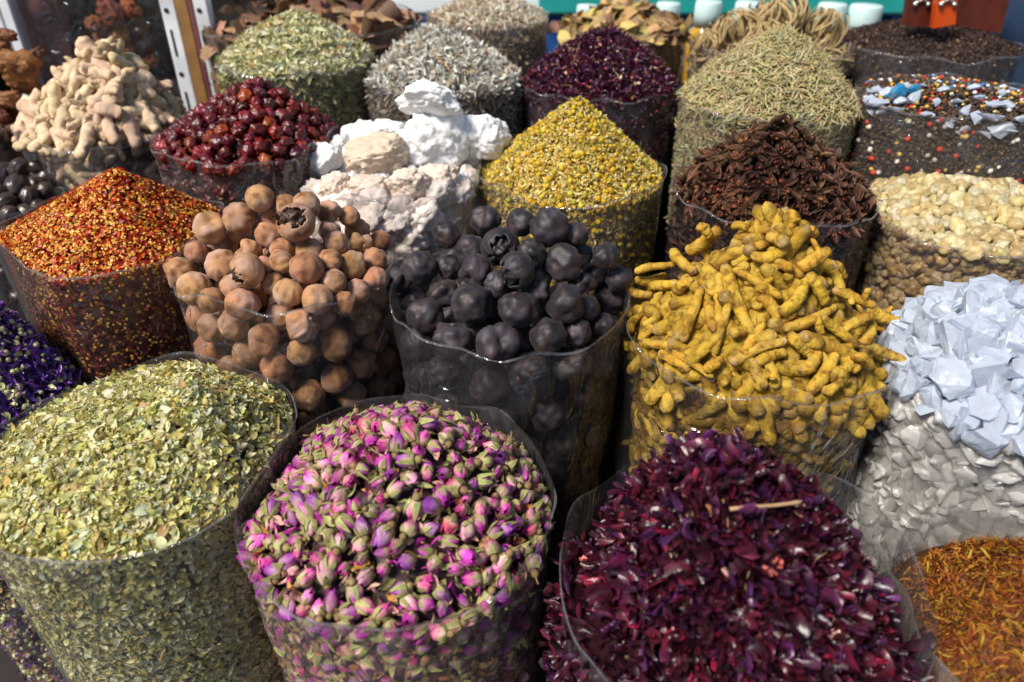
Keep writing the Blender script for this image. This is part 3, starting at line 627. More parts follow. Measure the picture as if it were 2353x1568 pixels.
sb = {1: ('crack0', 'black dried lime with cracked peeling shell at the top of the black heap', (.1, -.8, -.1)), 12: ('crack1', 'black dried lime broken open on its left side at mid heap', (-.85, -.5, -.1)), 2: ('1', 'big black dried lime with a fold at the top right of its heap', (.1, -.75, .2)),
      17: ('0', 'largest smooth black dried lime with tan flecks, left of centre', (0, .6, 1)), 18: ('5', 'wrinkled black dried lime with deep folds in the middle of the heap', (-.2, .5, 1)), 19: ('2', 'wrinkled black dried lime right of the middle of the heap', (.2, .5, 1)),
      20: ('4', 'black dried lime at the right rim touching the turmeric', (.2, .5, 1)), 22: ('3', 'black dried lime with a hollow facing front at the left rim', (.3, .2, 1)), 26: ('6', 'badly dented black dried lime at the middle of the front rim', (-.4, .3, 1)), 27: ('4', 'smooth purplish black dried lime at the front rim, right of the dented one', (.3, -.7, -.2)),
      25: ('5', 'black dried lime at the front rim, left of the dented one', (0, .3, 1)), 8: ('0', 'black dried lime with a pale stem scar at the left edge of the heap', (.05, -.8, .1)), 11: ('4', 'black dried lime with stem scar high on the right of the heap', (.2, -.8, .2)), 7: ('0', 'rightmost black dried lime against the chamomile sack', (0, -.4, -.6)), 0: ('7', 'rearmost black dried lime at the top of the heap', (0, .3, 1))}
lime_pile('H', blk, .3418, (775.6, 402), .0215, BLIME, BCRACK, PULP_B, scars(SCAR_B, BLIME), M['black'], 'black_dried_lime', 'black dried lime', sb, 'black dried limes', (.008, .007, .008))

# ---- roots -------------------------------------------------------
TC = (.44, .25, .026)
TURM = [t_root(s, .082, .0088, (0, 1, 0, 2, 0, 1, 0, 1, 0)[s], 6, .20, .07, 1, TC, (.30, .16, .03) if s % 3 else (.40, .25, .10)) for s in range(9)]
TURM_P = [t_root(s + 30, .078, .0085, 0, 8, .22, .1, 1, (.42, .25, .05), (.45, .3, .16)) for s in range(3)]
TURM_W = [t_root(s + 45, .085, .0085, s % 2, 6, .20, .07, 1, (.26, .17, .035), (.30, .19, .08)) for s in range(6)]  # wall roots: browner copies, dimmer light on the sack side put into their colour
def seg_root(s, temps, seg, off, sc_, name, m, label, cat, group, lift=.004, thick=1.):
    x1, y1, x2, y2, th = seg; p1, n1 = heap_hit(s, off[0] + x1 * sc_, off[1] + y1 * sc_, lift); p2, n2 = heap_hit(s, off[0] + x2 * sc_, off[1] + y2 * sc_, lift)
    d = p2 - p1; L = np.linalg.norm(d); z1 = depth(p1)
    vis = np.hypot(x2 - x1, y2 - y1) * sc_ * z1 / F
    if L > vis * 1.7:                         # a grazing hit: keep the piece at its seen length
        p2 = p1 + ray(off[0] + x2 * sc_, off[1] + y2 * sc_) * 0 + (CAM + ray(off[0] + x2 * sc_, off[1] + y2 * sc_) * z1 - p1); d = p2 - p1; L = np.linalg.norm(d)
    t = temps[rng.integers(len(temps))]; r = th * sc_ * z1 / F / 2 * thick; L += r * 1.2
    R = look_frame(n1 + n2 + rng.normal(0, .2, 3), d); X = d / np.linalg.norm(d); Z = R[:, 2] - X * (R[:, 2] @ X); Z /= np.linalg.norm(Z); R = np.stack([X, np.cross(Z, X), Z], 1)
    return single(name, t, m, (p1 + p2) / 2, R, (L / t.len, r / t.rad, r / t.rad), label, cat, group)
sI = SK['I']; offI, sI_ = (1549, 402), .3418
segs = [(640, 430, 960, 390, 110), (700, 260, 700, 370, 85), (780, 250, 790, 350, 70), (350, 620, 520, 1050, 110), (130, 600, 270, 1050, 100), (0, 520, 130, 640, 90), (290, 620, 600, 460, 100), (100, 500, 300, 390, 110),
        (530, 550, 860, 680, 90), (850, 620, 1030, 510, 110), (440, 650, 710, 820, 80), (720, 920, 890, 700, 110), (910, 680, 1030, 850, 100), (580, 830, 780, 1060, 110), (740, 1030, 1090, 880, 90), (270, 1200, 400, 800, 80),
        (110, 1260, 300, 1060, 100), (470, 1200, 600, 1010, 80), (400, 1270, 740, 1130, 90), (860, 1090, 1320, 1290, 120), (1000, 960, 1210, 1140, 90), (1080, 780, 1340, 880, 80), (1050, 650, 1140, 800, 90), (1280, 1140, 1570, 1280, 90),
        (1150, 1020, 1320, 940, 90), (1260, 1120, 1340, 1000, 90), (910, 1450, 1090, 1210, 110), (720, 1270, 870, 1440, 100), (540, 1270, 600, 1420, 100), (60, 1110, 170, 760, 90), (300, 980, 310, 680, 90), (220, 1310, 310, 1240, 90),
        (0, 1200, 240, 1350, 70), (850, 1310, 970, 1200, 110), (1120, 1310, 1200, 1260, 85), (960, 970, 1000, 1060, 70), (780, 1080, 900, 1180, 90), (600, 560, 730, 500, 100), (400, 590, 530, 530, 80), (170, 350, 240, 400, 80),
        (400, 350, 540, 380, 70), (420, 420, 640, 370, 90), (210, 520, 260, 660, 90), (1370, 1020, 1480, 1070, 80), (1340, 900, 1480, 1000, 110), (560, 770, 650, 800, 80), (30, 780, 100, 700, 90), (400, 1070, 470, 1040, 90), (1060, 600, 1160, 680, 60),
        (1000, 1440, 1120, 1400, 90), (1050, 1330, 1170, 1390, 90), (1200, 1320, 1250, 1290, 70), (380, 1160, 500, 1120, 90), (570, 1260, 740, 1200, 90), (640, 1290, 680, 1420, 90),
        (1342, 652, 1585, 600, 65), (1332, 870, 1612, 820, 90), (1332, 920, 1622, 1010, 110), (1432, 760, 1602, 720, 80), (1292, 750, 1432, 820, 80), (1412, 1130, 1562, 1130, 80), (1512, 1200, 1685, 1280, 80), (1382, 1110, 1432, 1020, 80), (1342, 700, 1532, 690, 75), (1310, 1050, 1360, 930, 70), (1400, 1000, 1500, 960, 80)]
segs = [(a, b, c, d, e) if i < 55 else (a - 1332 - 2263 + 1332, b, c - 2263, d, e) for i, (a, b, c, d, e) in enumerate(segs)]
segs = [g if i < 55 else (g[0] + 668 - 668, g[1], g[2], g[3], g[4]) for i, g in enumerate(segs)]
TL = {0: 'plump yellow turmeric finger lying level near the top of its heap', 1: 'stubby turmeric finger standing upright at the peak, left one', 2: 'stubby turmeric finger standing upright at the peak, right one', 3: 'long thick turmeric finger pointing down the middle of its heap', 4: 'long turmeric finger pointing down the left of its heap',
      19: 'branched turmeric root with a knob at the lower right of its heap', 23: 'brown turmeric root sticking out over the rock salt', 26: 'thick turmeric finger pointing down at the front rim', 14: 'curved turmeric finger rising to the right at mid heap', 59: 'pale turmeric finger pointing left at the black limes'}
NAMET = 'turmeric_root'; GT = 'turmeric roots heaped in their sack'
for i, g in enumerate(segs):
    if i >= 55: g = (g[0], g[1], g[2], g[3], g[4])
    off = offI if i < 55 else (775.6 + 2263 * sI_ - 1332 * sI_ * 0 + 0, 402)
    if i >= 55: g = (g[0] + 2263 - 2263, g[1], g[2], g[3], g[4]); off = (775.6 + 2931 * sI_, 402); g = (g[0], g[1], g[2], g[3], g[4])
    brown = i in (23, 28, 18, 59)
    mid = heap_hit(sI, off[0] + (g[0] + g[2]) / 2 * sI_, off[1] + (g[1] + g[3]) / 2 * sI_)[0]
    seg_root(sI, TURM_P if brown else TURM, g, off, sI_, NAMET, M['turm'], TL.get(i, 'yellow turmeric root ' + sector(sI, mid)), 'turmeric', GT, lift=.009, thick=.86)
def root_fill(k, temps, wtemps, n_top, n_wall, name, m, word, cat, group, size=(.8, 1.1), lift=0., dmin=.02, rad=.0085, ind=300, coretint=(.05, .03, .01), wallmax=None, tilt=.3):
    s = SK[k]; P, Nn = sample_heap(s, n_top * 6, .97, lift); i = poisson(P, dmin)[:n_top]; P, Nn = P[i], Nn[i]
    R = frames(Nn, tilt); S = rng.uniform(*size, len(P)); out = 0
    for j in range(len(P)):
        single(name, temps[rng.integers(len(temps))], m, P[j], R[j], S[j], f'{word} {sector(s, P[j])}', cat, group)
    W, Wn = sample_wall(s, n_wall * 8, rad * 1.5 + .006, wallmax, .0); i = poisson(W, dmin * .85)[:n_wall]; W, Wn = W[i], Wn[i]
    R = frames(Wn, .08)
    for j in range(len(W)):
        single(name, wtemps[rng.integers(len(wtemps))], m, W[j], R[j], (lambda L: (L, L * .8, L * .8))(rng.uniform(size[0] * .85, size[1] * .9)), f"{word} {sector(s, W[j] - np.array([0, 0, .02]))}", cat, group)
    ms = Mass(); ms.raw(core(s, coretint, rad * 2.2, rad * 2)); Q, Qn = sample_heap(s, 500, .95, -rad * 1.6)
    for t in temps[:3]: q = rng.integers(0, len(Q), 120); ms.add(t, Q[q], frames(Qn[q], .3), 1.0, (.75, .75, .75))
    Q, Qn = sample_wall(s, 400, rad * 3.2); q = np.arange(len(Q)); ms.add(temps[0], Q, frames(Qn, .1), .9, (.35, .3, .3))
    return ms
ms = root_fill('I', TURM, TURM_W, 70, 110, NAMET, M['turm'], 'yellow turmeric root', 'turmeric', GT, (.75, 1.0), -.020, .022, coretint=(.03, .016, .006))
stuff(ms, 'turmeric_mass', M['turm'], 'turmeric roots packed deep in the sack under the heaped ones', 'turmeric')
GC = (.66, .49, .32)
GING = [t_root(s + 60, .060, .0108, 1 + s % 3, 4, .40, .16, .8, GC, (.62, .45, .25)) for s in range(9)]
ms = root_fill('R', GING, GING, 130, 60, 'ginger_root', M['ging'], 'pale beige dried ginger root', 'ginger', 'dried ginger roots', (.75, 1.25), .004, .027, .010)
stuff(ms, 'ginger_mass', M['ging'], 'dried ginger roots packed deep in the sack under the heaped ones', 'ginger')

# ---- rose buds ---------------------------------------------------
PAL = [((.64, .05, .40), (.72, .46, .38)), ((.44, .03, .30), (.58, .34, .30)), ((.74, .14, .46), (.74, .56, .38)), ((.34, .03, .27), (.50, .26, .30)), ((.62, .26, .36), (.72, .58, .40)), ((.50, .05, .20), (.62, .42, .26)), ((.32, .05, .33), (.52, .32, .36))]
BUDS = [(t_bud(k, *PAL[k % 7]), t_calyx(k, *((.32, .31, .12), (.3, .2, .09)) if k % 4 == 0 else ((.25, .235, .085), (.28, .19, .08)), cover=random.uniform(.45, .95))) for k in range(14)]
def buds():
    s = SK['B']; P, Nn = sample_heap(s, 3600, 1.0, .004); i = poisson(P, .0122); P, Nn = P[i], Nn[i]
    W, Wn = sample_wall(s, 2600, .007, .20, .0); i = poisson(W, .0135); i = i[(s['ze'] - W[i][:, 2]) < rng.uniform(.01, .17, len(i))]; W, Wn = W[i], Wn[i]
    vis = np.array([p[1] for p in P]); order = np.argsort([np.linalg.norm(p - CAM) + (.2 if (CAM - p) @ n < 0 else 0) for p, n in zip(P, Nn)])
    ms = Mass(); ms.raw(core(s, (.05, .02, .025), .014, .012)); cnt = 0
    def axis(n, wall):
        a = rng.normal(0, 1, 3); a -= n * (a @ n) * (1 if wall else .55); a /= np.linalg.norm(a); return look_frame(a + (0 if wall else n * rng.uniform(-.1, .7)))
    for wall, PP, NN, idx in ((False, P, Nn, order), (True, W, Wn, np.arange(len(W)))):
        for j in idx:
            R = axis(NN[j], wall); b, c = BUDS[rng.integers(len(BUDS))]; S = rng.uniform(.66, 1.08); p = PP[j] - R[:, 2] * .008
            if cnt < 300:
                single('dried_rosebud', b, M['petal'], p, R, S, f'pink dried rosebud {sector(s, PP[j])}', 'rosebud', 'dried rosebuds', [('calyx', c, M['calyx'])]); cnt += 1
            else: ms.add(b, [p], R[None], S, (1, 1, 1)); ms.add(c, [p], R[None], S, (1, 1, 1))
    # loose petals and broken sepals between and below the buds
    Q, Qn = sample_heap(s, 1100, 1, .002); strew(ms, LEAF + LANCE + NARROW[:3], Q, Qn, (.008, .018), [(3, (.45, .03, .32)), (3, (.34, .31, .12)), (2, (.62, .35, .3)), (1, (.5, .22, .05)), (1, (.12, .03, .06))], .8)
    Q, Qn = sample_wall(s, 2600, .004, .34); Q, Qn = Q, Qn; low = (s['ze'] - Q[:, 2]) > rng.uniform(.0, .22, len(Q)); Q, Qn = Q[low], Qn[low]
    strew(ms, LEAF + SEED, Q, Qn, (.006, .015), [(3, (.62, .36, .16)), (2, (.55, .22, .08)), (2, (.62, .32, .3)), (1, (.42, .05, .22)), (2, (.42, .34, .14))], .25)
    Q, Qn = sample_wall(s, 2500, .009, .36); strew(ms, LEAF, Q, Qn, (.008, .016), [(3, (.35, .18, .08)), (2, (.3, .08, .12))], .3)
    stuff(ms, 'rosebud_mass', M['petal'], 'rosebuds and loose petals packed inside the sack below the top rosebuds', 'rosebuds')
buds()

# ---- hibiscus, large front heap -----------------------------------
HC = [(7, (.030, .006, .013)), (4, (.055, .008, .020)), (3, (.040, .010, .030)), (.6, (.18, .014, .05)), (.15, (.38, .11, .09)), (.05, (.55, .38, .26)), (1.8, (.045, .012, .05))]
def hibiscus(k, n_ind, n_mass, n_wall, size, name, label_ind, label_mass, bits=True, rad=.004):
    s = SK[k]; ms = Mass(); ms.raw(core(s, (.02, .004, .008), .008, .010))
    P, Nn = sample_heap(s, n_mass, 1.0, .002); strew(ms, HSTRIP + NARROW[:4], P, Nn, size, HC, .9, var=.35)
    P, Nn = sample_wall(s, n_wall, .006); strew(ms, HSTRIP, P, Nn, size, HC, .2, var=.3)
    if bits:
        P, Nn = sample_heap(s, n_mass // 22, 1.0, .005); strew(ms, LEAF + SEED, P, Nn, (size[0] * .3, size[0] * .6), [(1, (.55, .38, .26)), (1, (.40, .14, .08)), (.5, (.3, .03, .07))], .5)
        P, Nn = sample_heap(s, 14, .95, .008); strew(ms, STALK, P, Nn, (.03, .06), [(1, (.42, .25, .12))], .3)
    if n_ind:
        P, Nn = sample_heap(s, n_ind * 10, 1.0, .007); i = poisson(P, size[0] * .55)
        i = i[np.argsort([np.linalg.norm(P[j] - CAM) for j in i])][:n_ind]; cols = [(c, STRIP[q]) for q in range(12) for c in range(4)]
        V = []
        for q, t in enumerate(HSTRIP):
            for c in range(3):
                cc = pick(HC, 1, .3)[0]; t2 = join(t); t2.C = t.C * cc; V.append(t2)
        R = frames(Nn, .7)
        for j in i: single(name, V[rng.integers(len(V))], M['hib'], P[j], R[j], rng.uniform(*size) * 1.3, f'{label_ind} {sector(s, P[j])}', 'hibiscus', 'dried hibiscus petals in the front sack')
    stuff(ms, name + '_mass', M['hib'], label_mass, 'hibiscus')
hibiscus('C', 290, 4200, 1500, (.030, .060), 'hibiscus_petal', 'large curled dark red dried hibiscus petal', 'curled dark red hibiscus petals filling the large front right sack')
hibiscus('U', 0, 4200, 1600, (.016, .030), 'small_hibiscus', '', 'crimson dried hibiscus petals heaped in the sack behind the chamomile')
o = single('straw_stalk', STALK[0], M['thread'], *(lambda h: (h[0], look_frame(h[1], (1, .1, .08))))(heap_hit(SK['C'], 1757, 1163, .020)), (.056, .056, .056), 'straight tan straw lying level on the front hibiscus heap', 'straw', None)
STALK_TAN = tube([(i / 8 - .5, .004 * math.sin(i), .003 * math.sin(2.1 * i)) for i in range(9)] + [(.5, .03, .01)], [.026] * 8 + [.036, .03], 7, (.55, .33, .18))
o.data = tmesh(STALK_TAN, 'straw_stalk', M['thread'])

# ---- leaf heaps and fine spices ----------------------------------
def loose(k, temps, n_heap, n_wall, size, cols, name, m, label, cat, corec, tilt=.35, extra=(), wcols=None, inset=.003, lift=.001, wsize=None):
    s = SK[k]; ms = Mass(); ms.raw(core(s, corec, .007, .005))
    P, Nn = sample_heap(s, n_heap, 1.0, 0); P = P + Nn * rng.uniform(-.004, lift + .003, (len(P), 1)); strew(ms, temps, P, Nn, size, cols, tilt)
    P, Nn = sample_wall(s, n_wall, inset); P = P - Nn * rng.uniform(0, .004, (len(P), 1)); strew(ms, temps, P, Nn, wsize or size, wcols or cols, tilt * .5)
    for tm, n, sz, cl, tl, where in extra:
        P, Nn = sample_heap(s, n, 1.0, lift + .003) if where == 'heap' else sample_wall(s, n, inset)
        strew(ms, tm, P, Nn, sz, cl, tl)
    return stuff(ms, name, m, label, cat)
GR = [(4, (.60, .56, .22)), (3, (.48, .45, .14)), (4, (.72, .69, .42)), (1.5, (.26, .25, .07)), (1.2, (.62, .48, .14)), (2, (.60, .62, .46)), (.4, (.5, .33, .14))]
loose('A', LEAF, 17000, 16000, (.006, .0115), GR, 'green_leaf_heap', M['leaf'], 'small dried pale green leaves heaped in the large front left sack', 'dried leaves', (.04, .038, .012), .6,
      [(STALK, 60, (.02, .045), [(1, (.55, .42, .26)), (1, (.5, .3, .2))], .15, 'heap'), (LEAF, 300, (.012, .018), GR, .5, 'heap')])
RED = [(4, (.52, .040, .006)), (3, (.34, .016, .005)), (3, (.68, .11, .010)), (1.5, (.36, .025, .04))]; YEL = [(3, (.72, .36, .03)), (2, (.78, .48, .12)), (1, (.6, .22, .01))]
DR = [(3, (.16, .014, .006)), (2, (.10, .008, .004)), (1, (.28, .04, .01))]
loose('F', FLAKE, 9500, 9000, (.0045, .011), RED, 'chilli_flake_heap', M['flake'], 'red chilli flakes with yellow seeds heaped in a pointed cone at left', 'chilli flakes', (.09, .012, .005), .5,
      [(SEED, 5200, (.003, .005), YEL, .6, 'heap'), (SEED, 2600, (.003, .0048), YEL, .2, 'wall'), (STRIP, 250, (.008, .014), RED, .5, 'heap')], DR)
SAF = [(4, (.28, .085, .010)), (3, (.36, .165, .015)), (2, (.20, .035, .008)), (1, (.42, .26, .03)), (3, (.10, .028, .008))]
loose('D', NARROW + NEEDLE[:2], 9000, 4000, (.007, .015), SAF, 'safflower_heap', M['thread'], 'orange and gold safflower threads in the front right corner sack', 'safflower', (.14, .05, .008), .7)
PUR = [(4, (.08, .03, .27)), (3, (.13, .04, .32)), (2, (.20, .06, .30)), (1, (.06, .03, .17))]; BUDC = [(2, (.48, .44, .22)), (1, (.55, .46, .30)), (1, (.34, .34, .14))]
loose('E', NARROW + STRIP[:4], 3200, 2500, (.014, .026), PUR, 'mallow_flower_heap', M['hib'], 'deep purple mallow petals with cream buds in the sack at left edge', 'mallow flowers', (.03, .012, .07), .6,
      [(DOME, 650, (.005, .0100), BUDC, .8, 'heap'), (DOME, 900, (.006, .01), BUDC, .5, 'wall'), (LEAF, 260, (.008, .014), BUDC, .6, 'heap'), (LEAF, 2000, (.008, .014), [(2, (.4, .24, .1)), (1, (.3, .12, .12))], .3, 'wall')],
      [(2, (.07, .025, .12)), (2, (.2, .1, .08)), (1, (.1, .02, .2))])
CH = [(3, (.78, .56, .16)), (2, (.68, .44, .08)), (2, (.82, .68, .36)), (1, (.46, .36, .06)), (2, (.70, .50, .05))]; CY = [(3, (.66, .42, .01)), (2, (.54, .32, .01)), (2, (.70, .52, .06)), (1, (.45, .40, .05))]
loose('N', LEAF + FLAKE + NARROW[:3], 11000, 7500, (.004, .0095), CH, 'chamomile_heap', M['leaf'], 'yellow chamomile flower heads heaped in a cone in the middle sack', 'chamomile', (.22, .15, .04), .7,
      [(DOME, 430, (.005, .0105), CY, .8, 'heap'), (DOME, 420, (.007, .0105), CY, .5, 'wall'), (STALK, 200, (.012, .03), [(1, (.48, .44, .14))], .6, 'heap'), (NARROW, 2600, (.006, .013), [(1, (.44, .38, .06)), (1, (.70, .56, .12)), (1, (.8, .68, .36))], .8, 'heap')])
SE = [(3, (.62, .60, .36)), (2, (.48, .47, .22)), (3, (.74, .73, .54)), (1, (.46, .40, .16)), (.4, (.55, .36, .16))]
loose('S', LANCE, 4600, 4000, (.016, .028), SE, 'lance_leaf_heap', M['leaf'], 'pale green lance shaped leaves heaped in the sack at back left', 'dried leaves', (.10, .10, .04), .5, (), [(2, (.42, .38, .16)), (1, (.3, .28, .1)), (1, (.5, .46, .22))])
SG = [(3, (.66, .64, .58)), (3, (.78, .76, .70)), (1.5, (.42, .36, .27)), (1, (.22, .18, .13)), (.5, (.5, .34, .18))]
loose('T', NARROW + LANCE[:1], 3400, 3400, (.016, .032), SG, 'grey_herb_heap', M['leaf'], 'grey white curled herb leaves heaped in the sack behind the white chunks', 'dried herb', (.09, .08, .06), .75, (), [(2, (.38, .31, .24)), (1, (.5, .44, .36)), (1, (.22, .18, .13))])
RM = [(3, (.52, .44, .19)), (2, (.36, .32, .12)), (3, (.64, .55, .30)), (1, (.48, .29, .18)), (1, (.50, .50, .32))]
loose('V', NEEDLE, 5600, 4400, (.018, .034), RM, 'rosemary_heap', M['thread'], 'dry rosemary needles heaped in the sack behind the star anise', 'rosemary', (.10, .08, .03), .45, [(STALK, 60, (.03, .06), [(1, (.4, .25, .16))], .4, 'heap')], None, .003, .003)
CR = [(3, (.74, .66, .52)), (2, (.82, .78, .68)), (1.5, (.48, .34, .20)), (1, (.3, .22, .14))]
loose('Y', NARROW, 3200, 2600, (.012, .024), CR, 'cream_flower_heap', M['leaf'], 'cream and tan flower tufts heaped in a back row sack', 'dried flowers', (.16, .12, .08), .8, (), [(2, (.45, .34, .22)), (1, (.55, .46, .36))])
TE = [(3, (.050, .028, .022)), (2, (.075, .042, .032)), (2, (.03, .018, .016)), (.35, (.30, .19, .10))]
loose('AB', FLAKE, 12000, 9000, (.003, .007), TE, 'tea_heap', M['grain'], 'dark brown tea leaves heaped in the sack at back right', 'tea', (.03, .018, .014), .6, [(FLAKE, 160, (.005, .009), [(1, (.42, .30, .18))], .6, 'wall')])
# mixed coloured salt
MX = [(3, (.06, .035, .022)), (2, (.11, .065, .035)), (1, (.03, .02, .02)), (.6, (.25, .17, .08))]; BR = [(2, (.60, .03, .02)), (2, (.62, .36, .05)), (1.3, (.04, .16, .38)), (2, (.72, .74, .80)), (1, (.62, .5, .2))]
loose('W', BEAD, 5000, 9000, (.0035, .0065), MX, 'pepper_salt_heap', M['grain'], 'dark pepper grains mixed with red, blue and yellow beads at right edge', 'spice mix', (.04, .025, .02), .5,
      [(BEAD, 260, (.004, .008), BR, .6, 'heap'), (BEAD, 260, (.006, .011), [(3, (.55, .05, .03)), (1, (.6, .4, .1)), (2, (.6, .55, .48))], .5, 'wall'), (FLAKE, 2500, (.003, .006), MX, .5, 'wall')])
SALTC = [t_crystal(k) for k in range(10)]
for t in SALTC: t.C = t.C * np.array([.64, .70, .80])
BLUEC = join(t_rock(4, sub=4, col=(.03, .22, .42)))
def hand_rock(k, t, m, x, y, w, h, name, label, cat, group, lift=0., asp=None, kids=(), front=0.):
    s = SK[k]; p, n = heap_hit(s, x, y, lift); z = depth(p); p = p + (CAM - p) / np.linalg.norm(CAM - p) * front
    R = np.stack([RT, FW, UP], 1) if not asp else np.stack([RT, FW, UP], 1)
    return single(name, t, m, p, R, (w * z / F, (w + h) / 2 * z / F, h * z / F), label, cat, group)
wsalt = [(2040, 212, 46, 36), (2080, 200, 40, 28), (2110, 226, 60, 40), (2020, 236, 60, 44), (2000, 210, 30, 40), (2270, 268, 80, 50), (2300, 300, 70, 56), (2250, 225, 46, 30), (2310, 240, 60, 36), (2200, 232, 40, 26), (2170, 205, 36, 22), (2240, 272, 60, 44), (2190, 285, 50, 34), (2130, 262, 34, 26), (2330, 205, 40, 24), (2055, 250, 50, 30), (2010, 258, 40, 30), (2345, 275, 50, 40), (2000, 228, 44, 36), (2032, 258, 50, 34), (2070, 232, 36, 28), (2150, 236, 40, 28), (2225, 256, 46, 34), (2290, 240, 56, 40), (2325, 300, 60, 44), (2260, 308, 56, 50), (2210, 300, 44, 36), (2160, 280, 36, 30), (2015, 205, 36, 30), (2120, 196, 34, 20), (2240, 200, 40, 22), (2300, 215, 44, 24)]
for i, (x, y, w, h) in enumerate(wsalt):
    hand_rock('W', SALTC[i % 10], M['salt'], x, y, w, h, 'salt_lump', f"white salt lump {sector(SK['W'], heap_hit(SK['W'], x, y)[0])} of mixed coloured salt", 'salt', 'white lumps in the mixed salt', .004, front=.004)
hand_rock('W', BLUEC, M['chunk'], 2062, 214, 46, 42, 'blue_lump', 'larger turquoise blue lump on the mixed coloured salt', 'blue salt', None, .008)
hand_rock('W', join(BLUEC), M['chunk'], 2100, 206, 30, 26, 'blue_lump', 'smaller blue lump beside the larger one on the mixed coloured salt', 'blue salt', None, .006)

# ---- rock salt ----------------------------------------------------
def pieces(k, temps, m, name, word, cat, group, dmin, size, n_ind, corec, massname, masslabel, masscat, lift=.0, tilt=.6, wall_n=0, wall_d=None, wall_inset=.006, wscale=1., wcol=(1, 1, 1), under=1.3, front_only=True, cr=.012):
    s = SK[k]; P, Nn = sample_heap(s, 7000, .99, lift); i = poisson(P, dmin)
    order = sorted(i, key=lambda j: np.linalg.norm(P[j] - CAM) + (.5 if (CAM - P[j]) @ Nn[j] < -.1 else 0)); R = frames(Nn, tilt)
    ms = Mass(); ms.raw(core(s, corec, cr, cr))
    for c, j in enumerate(order):
        t = temps[rng.integers(len(temps))]; S = rng.uniform(*size)
        if c < n_ind: single(name, t, m, P[j], R[j], S, f'{word} {sector(s, P[j])}', cat, group)
        else: ms.add(t, [P[j]], R[j][None], S, (1, 1, 1))
    Q, Qn = sample_heap(s, 3000, .97, -min(size[1] * .45, cr * .75)); q = poisson(Q, dmin * .9); Rq = frames(Qn[q], .8)
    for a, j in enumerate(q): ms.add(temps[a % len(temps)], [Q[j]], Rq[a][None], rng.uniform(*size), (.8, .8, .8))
    if wall_n:
        W, Wn = sample_wall(s, wall_n * 5, wall_inset, wall_d, -.05); q = poisson(W, dmin * .85 * wscale)[:wall_n]; Rq = frames(Wn[q], .3)
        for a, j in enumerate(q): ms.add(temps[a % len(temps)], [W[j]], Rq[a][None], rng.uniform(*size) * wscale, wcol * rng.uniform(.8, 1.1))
    return stuff(ms, massname, m, masslabel, masscat)
pieces('J', SALTC, M['salt'], 'salt_crystal', 'translucent white rock salt crystal', 'salt crystal', 'rock salt crystals', .0120, (.032, .062), 290, (.80, .78, .74), 'rock_salt_mass', 'white rock salt packed inside the sack below the loose crystals', 'rock salt', .004, .8, 900, .34, .0085, .70, np.array([1.2, 1.06, .90]), cr=.016)
FR = [join(t_blob(3, (1, random.uniform(.55, .9), random.uniform(.5, .8)), .5, 1.3, k), t_blob(2, (.5, .5, .45), .3, 2, k + 50)) if k % 3 else t_blob(3, (1, .8, .7), .4, 1.2, k) for k in range(12)]
for k, t in enumerate(FR): t.C = t.C * np.array([(.76, .62, .30), (.80, .70, .42), (.66, .50, .24), (.78, .70, .48)][k % 4])
pieces('P', FR, M['gum'], 'frankincense_tear', 'pale yellow frankincense tear', 'frankincense', 'frankincense tears', .0108, (.012, .028), 290, (.25, .17, .08), 'frankincense_mass', 'frankincense tears packed inside the sack below the top ones', 'frankincense', .003, .5, 800, .22, .007, .75, np.array([.72, .6, .5]), cr=.010)
HIP = []
for k in range(9):
    t = t_blob(3, (1, .88, 1.05), .55, 2.2, k, [(.16, .008, .012), (.20, .012, .012), (.27, .026, .01), (.11, .008, .016), (.32, .06, .012)][k % 5])
    a = np.clip((t.V[:, 2] / np.abs(t.V[:, 2]).max() - .93) / .06, 0, 1)[:, None]; t.C = t.C * (1 - a) + np.array((.62, .36, .16)) * a; t.C = t.C * .75; HIP.append(t)
pieces('L', HIP, M['hip'], 'dried_rosehip', 'shiny wrinkled dark red rosehip', 'rosehip', 'dried rosehips', .0155, (.016, .023), 260, (.03, .006, .006), 'rosehip_mass', 'rosehips packed inside the sack below the heaped ones', 'rosehips', .004, 2., 320, .2, .011, 1., np.array([.8, .7, .7]), cr=.016)
ANI = [t_anise(k) for k in range(9)]
for k, t in enumerate(ANI): t.C = t.C * np.array([(.105, .060, .042), (.072, .042, .032), (.15, .085, .055)][k % 3])
pieces('O', ANI, M['anise'], 'star_anise', 'brown star anise pod', 'star anise', 'star anise pods', .0185, (1.0, 1.5), 290, (.014, .007, .005), 'star_anise_mass', 'star anise pods packed inside the sack below the heaped ones', 'star anise', .004, .30, 300, .2, .010, 1., np.array([.7, .7, .7]), cr=.014)
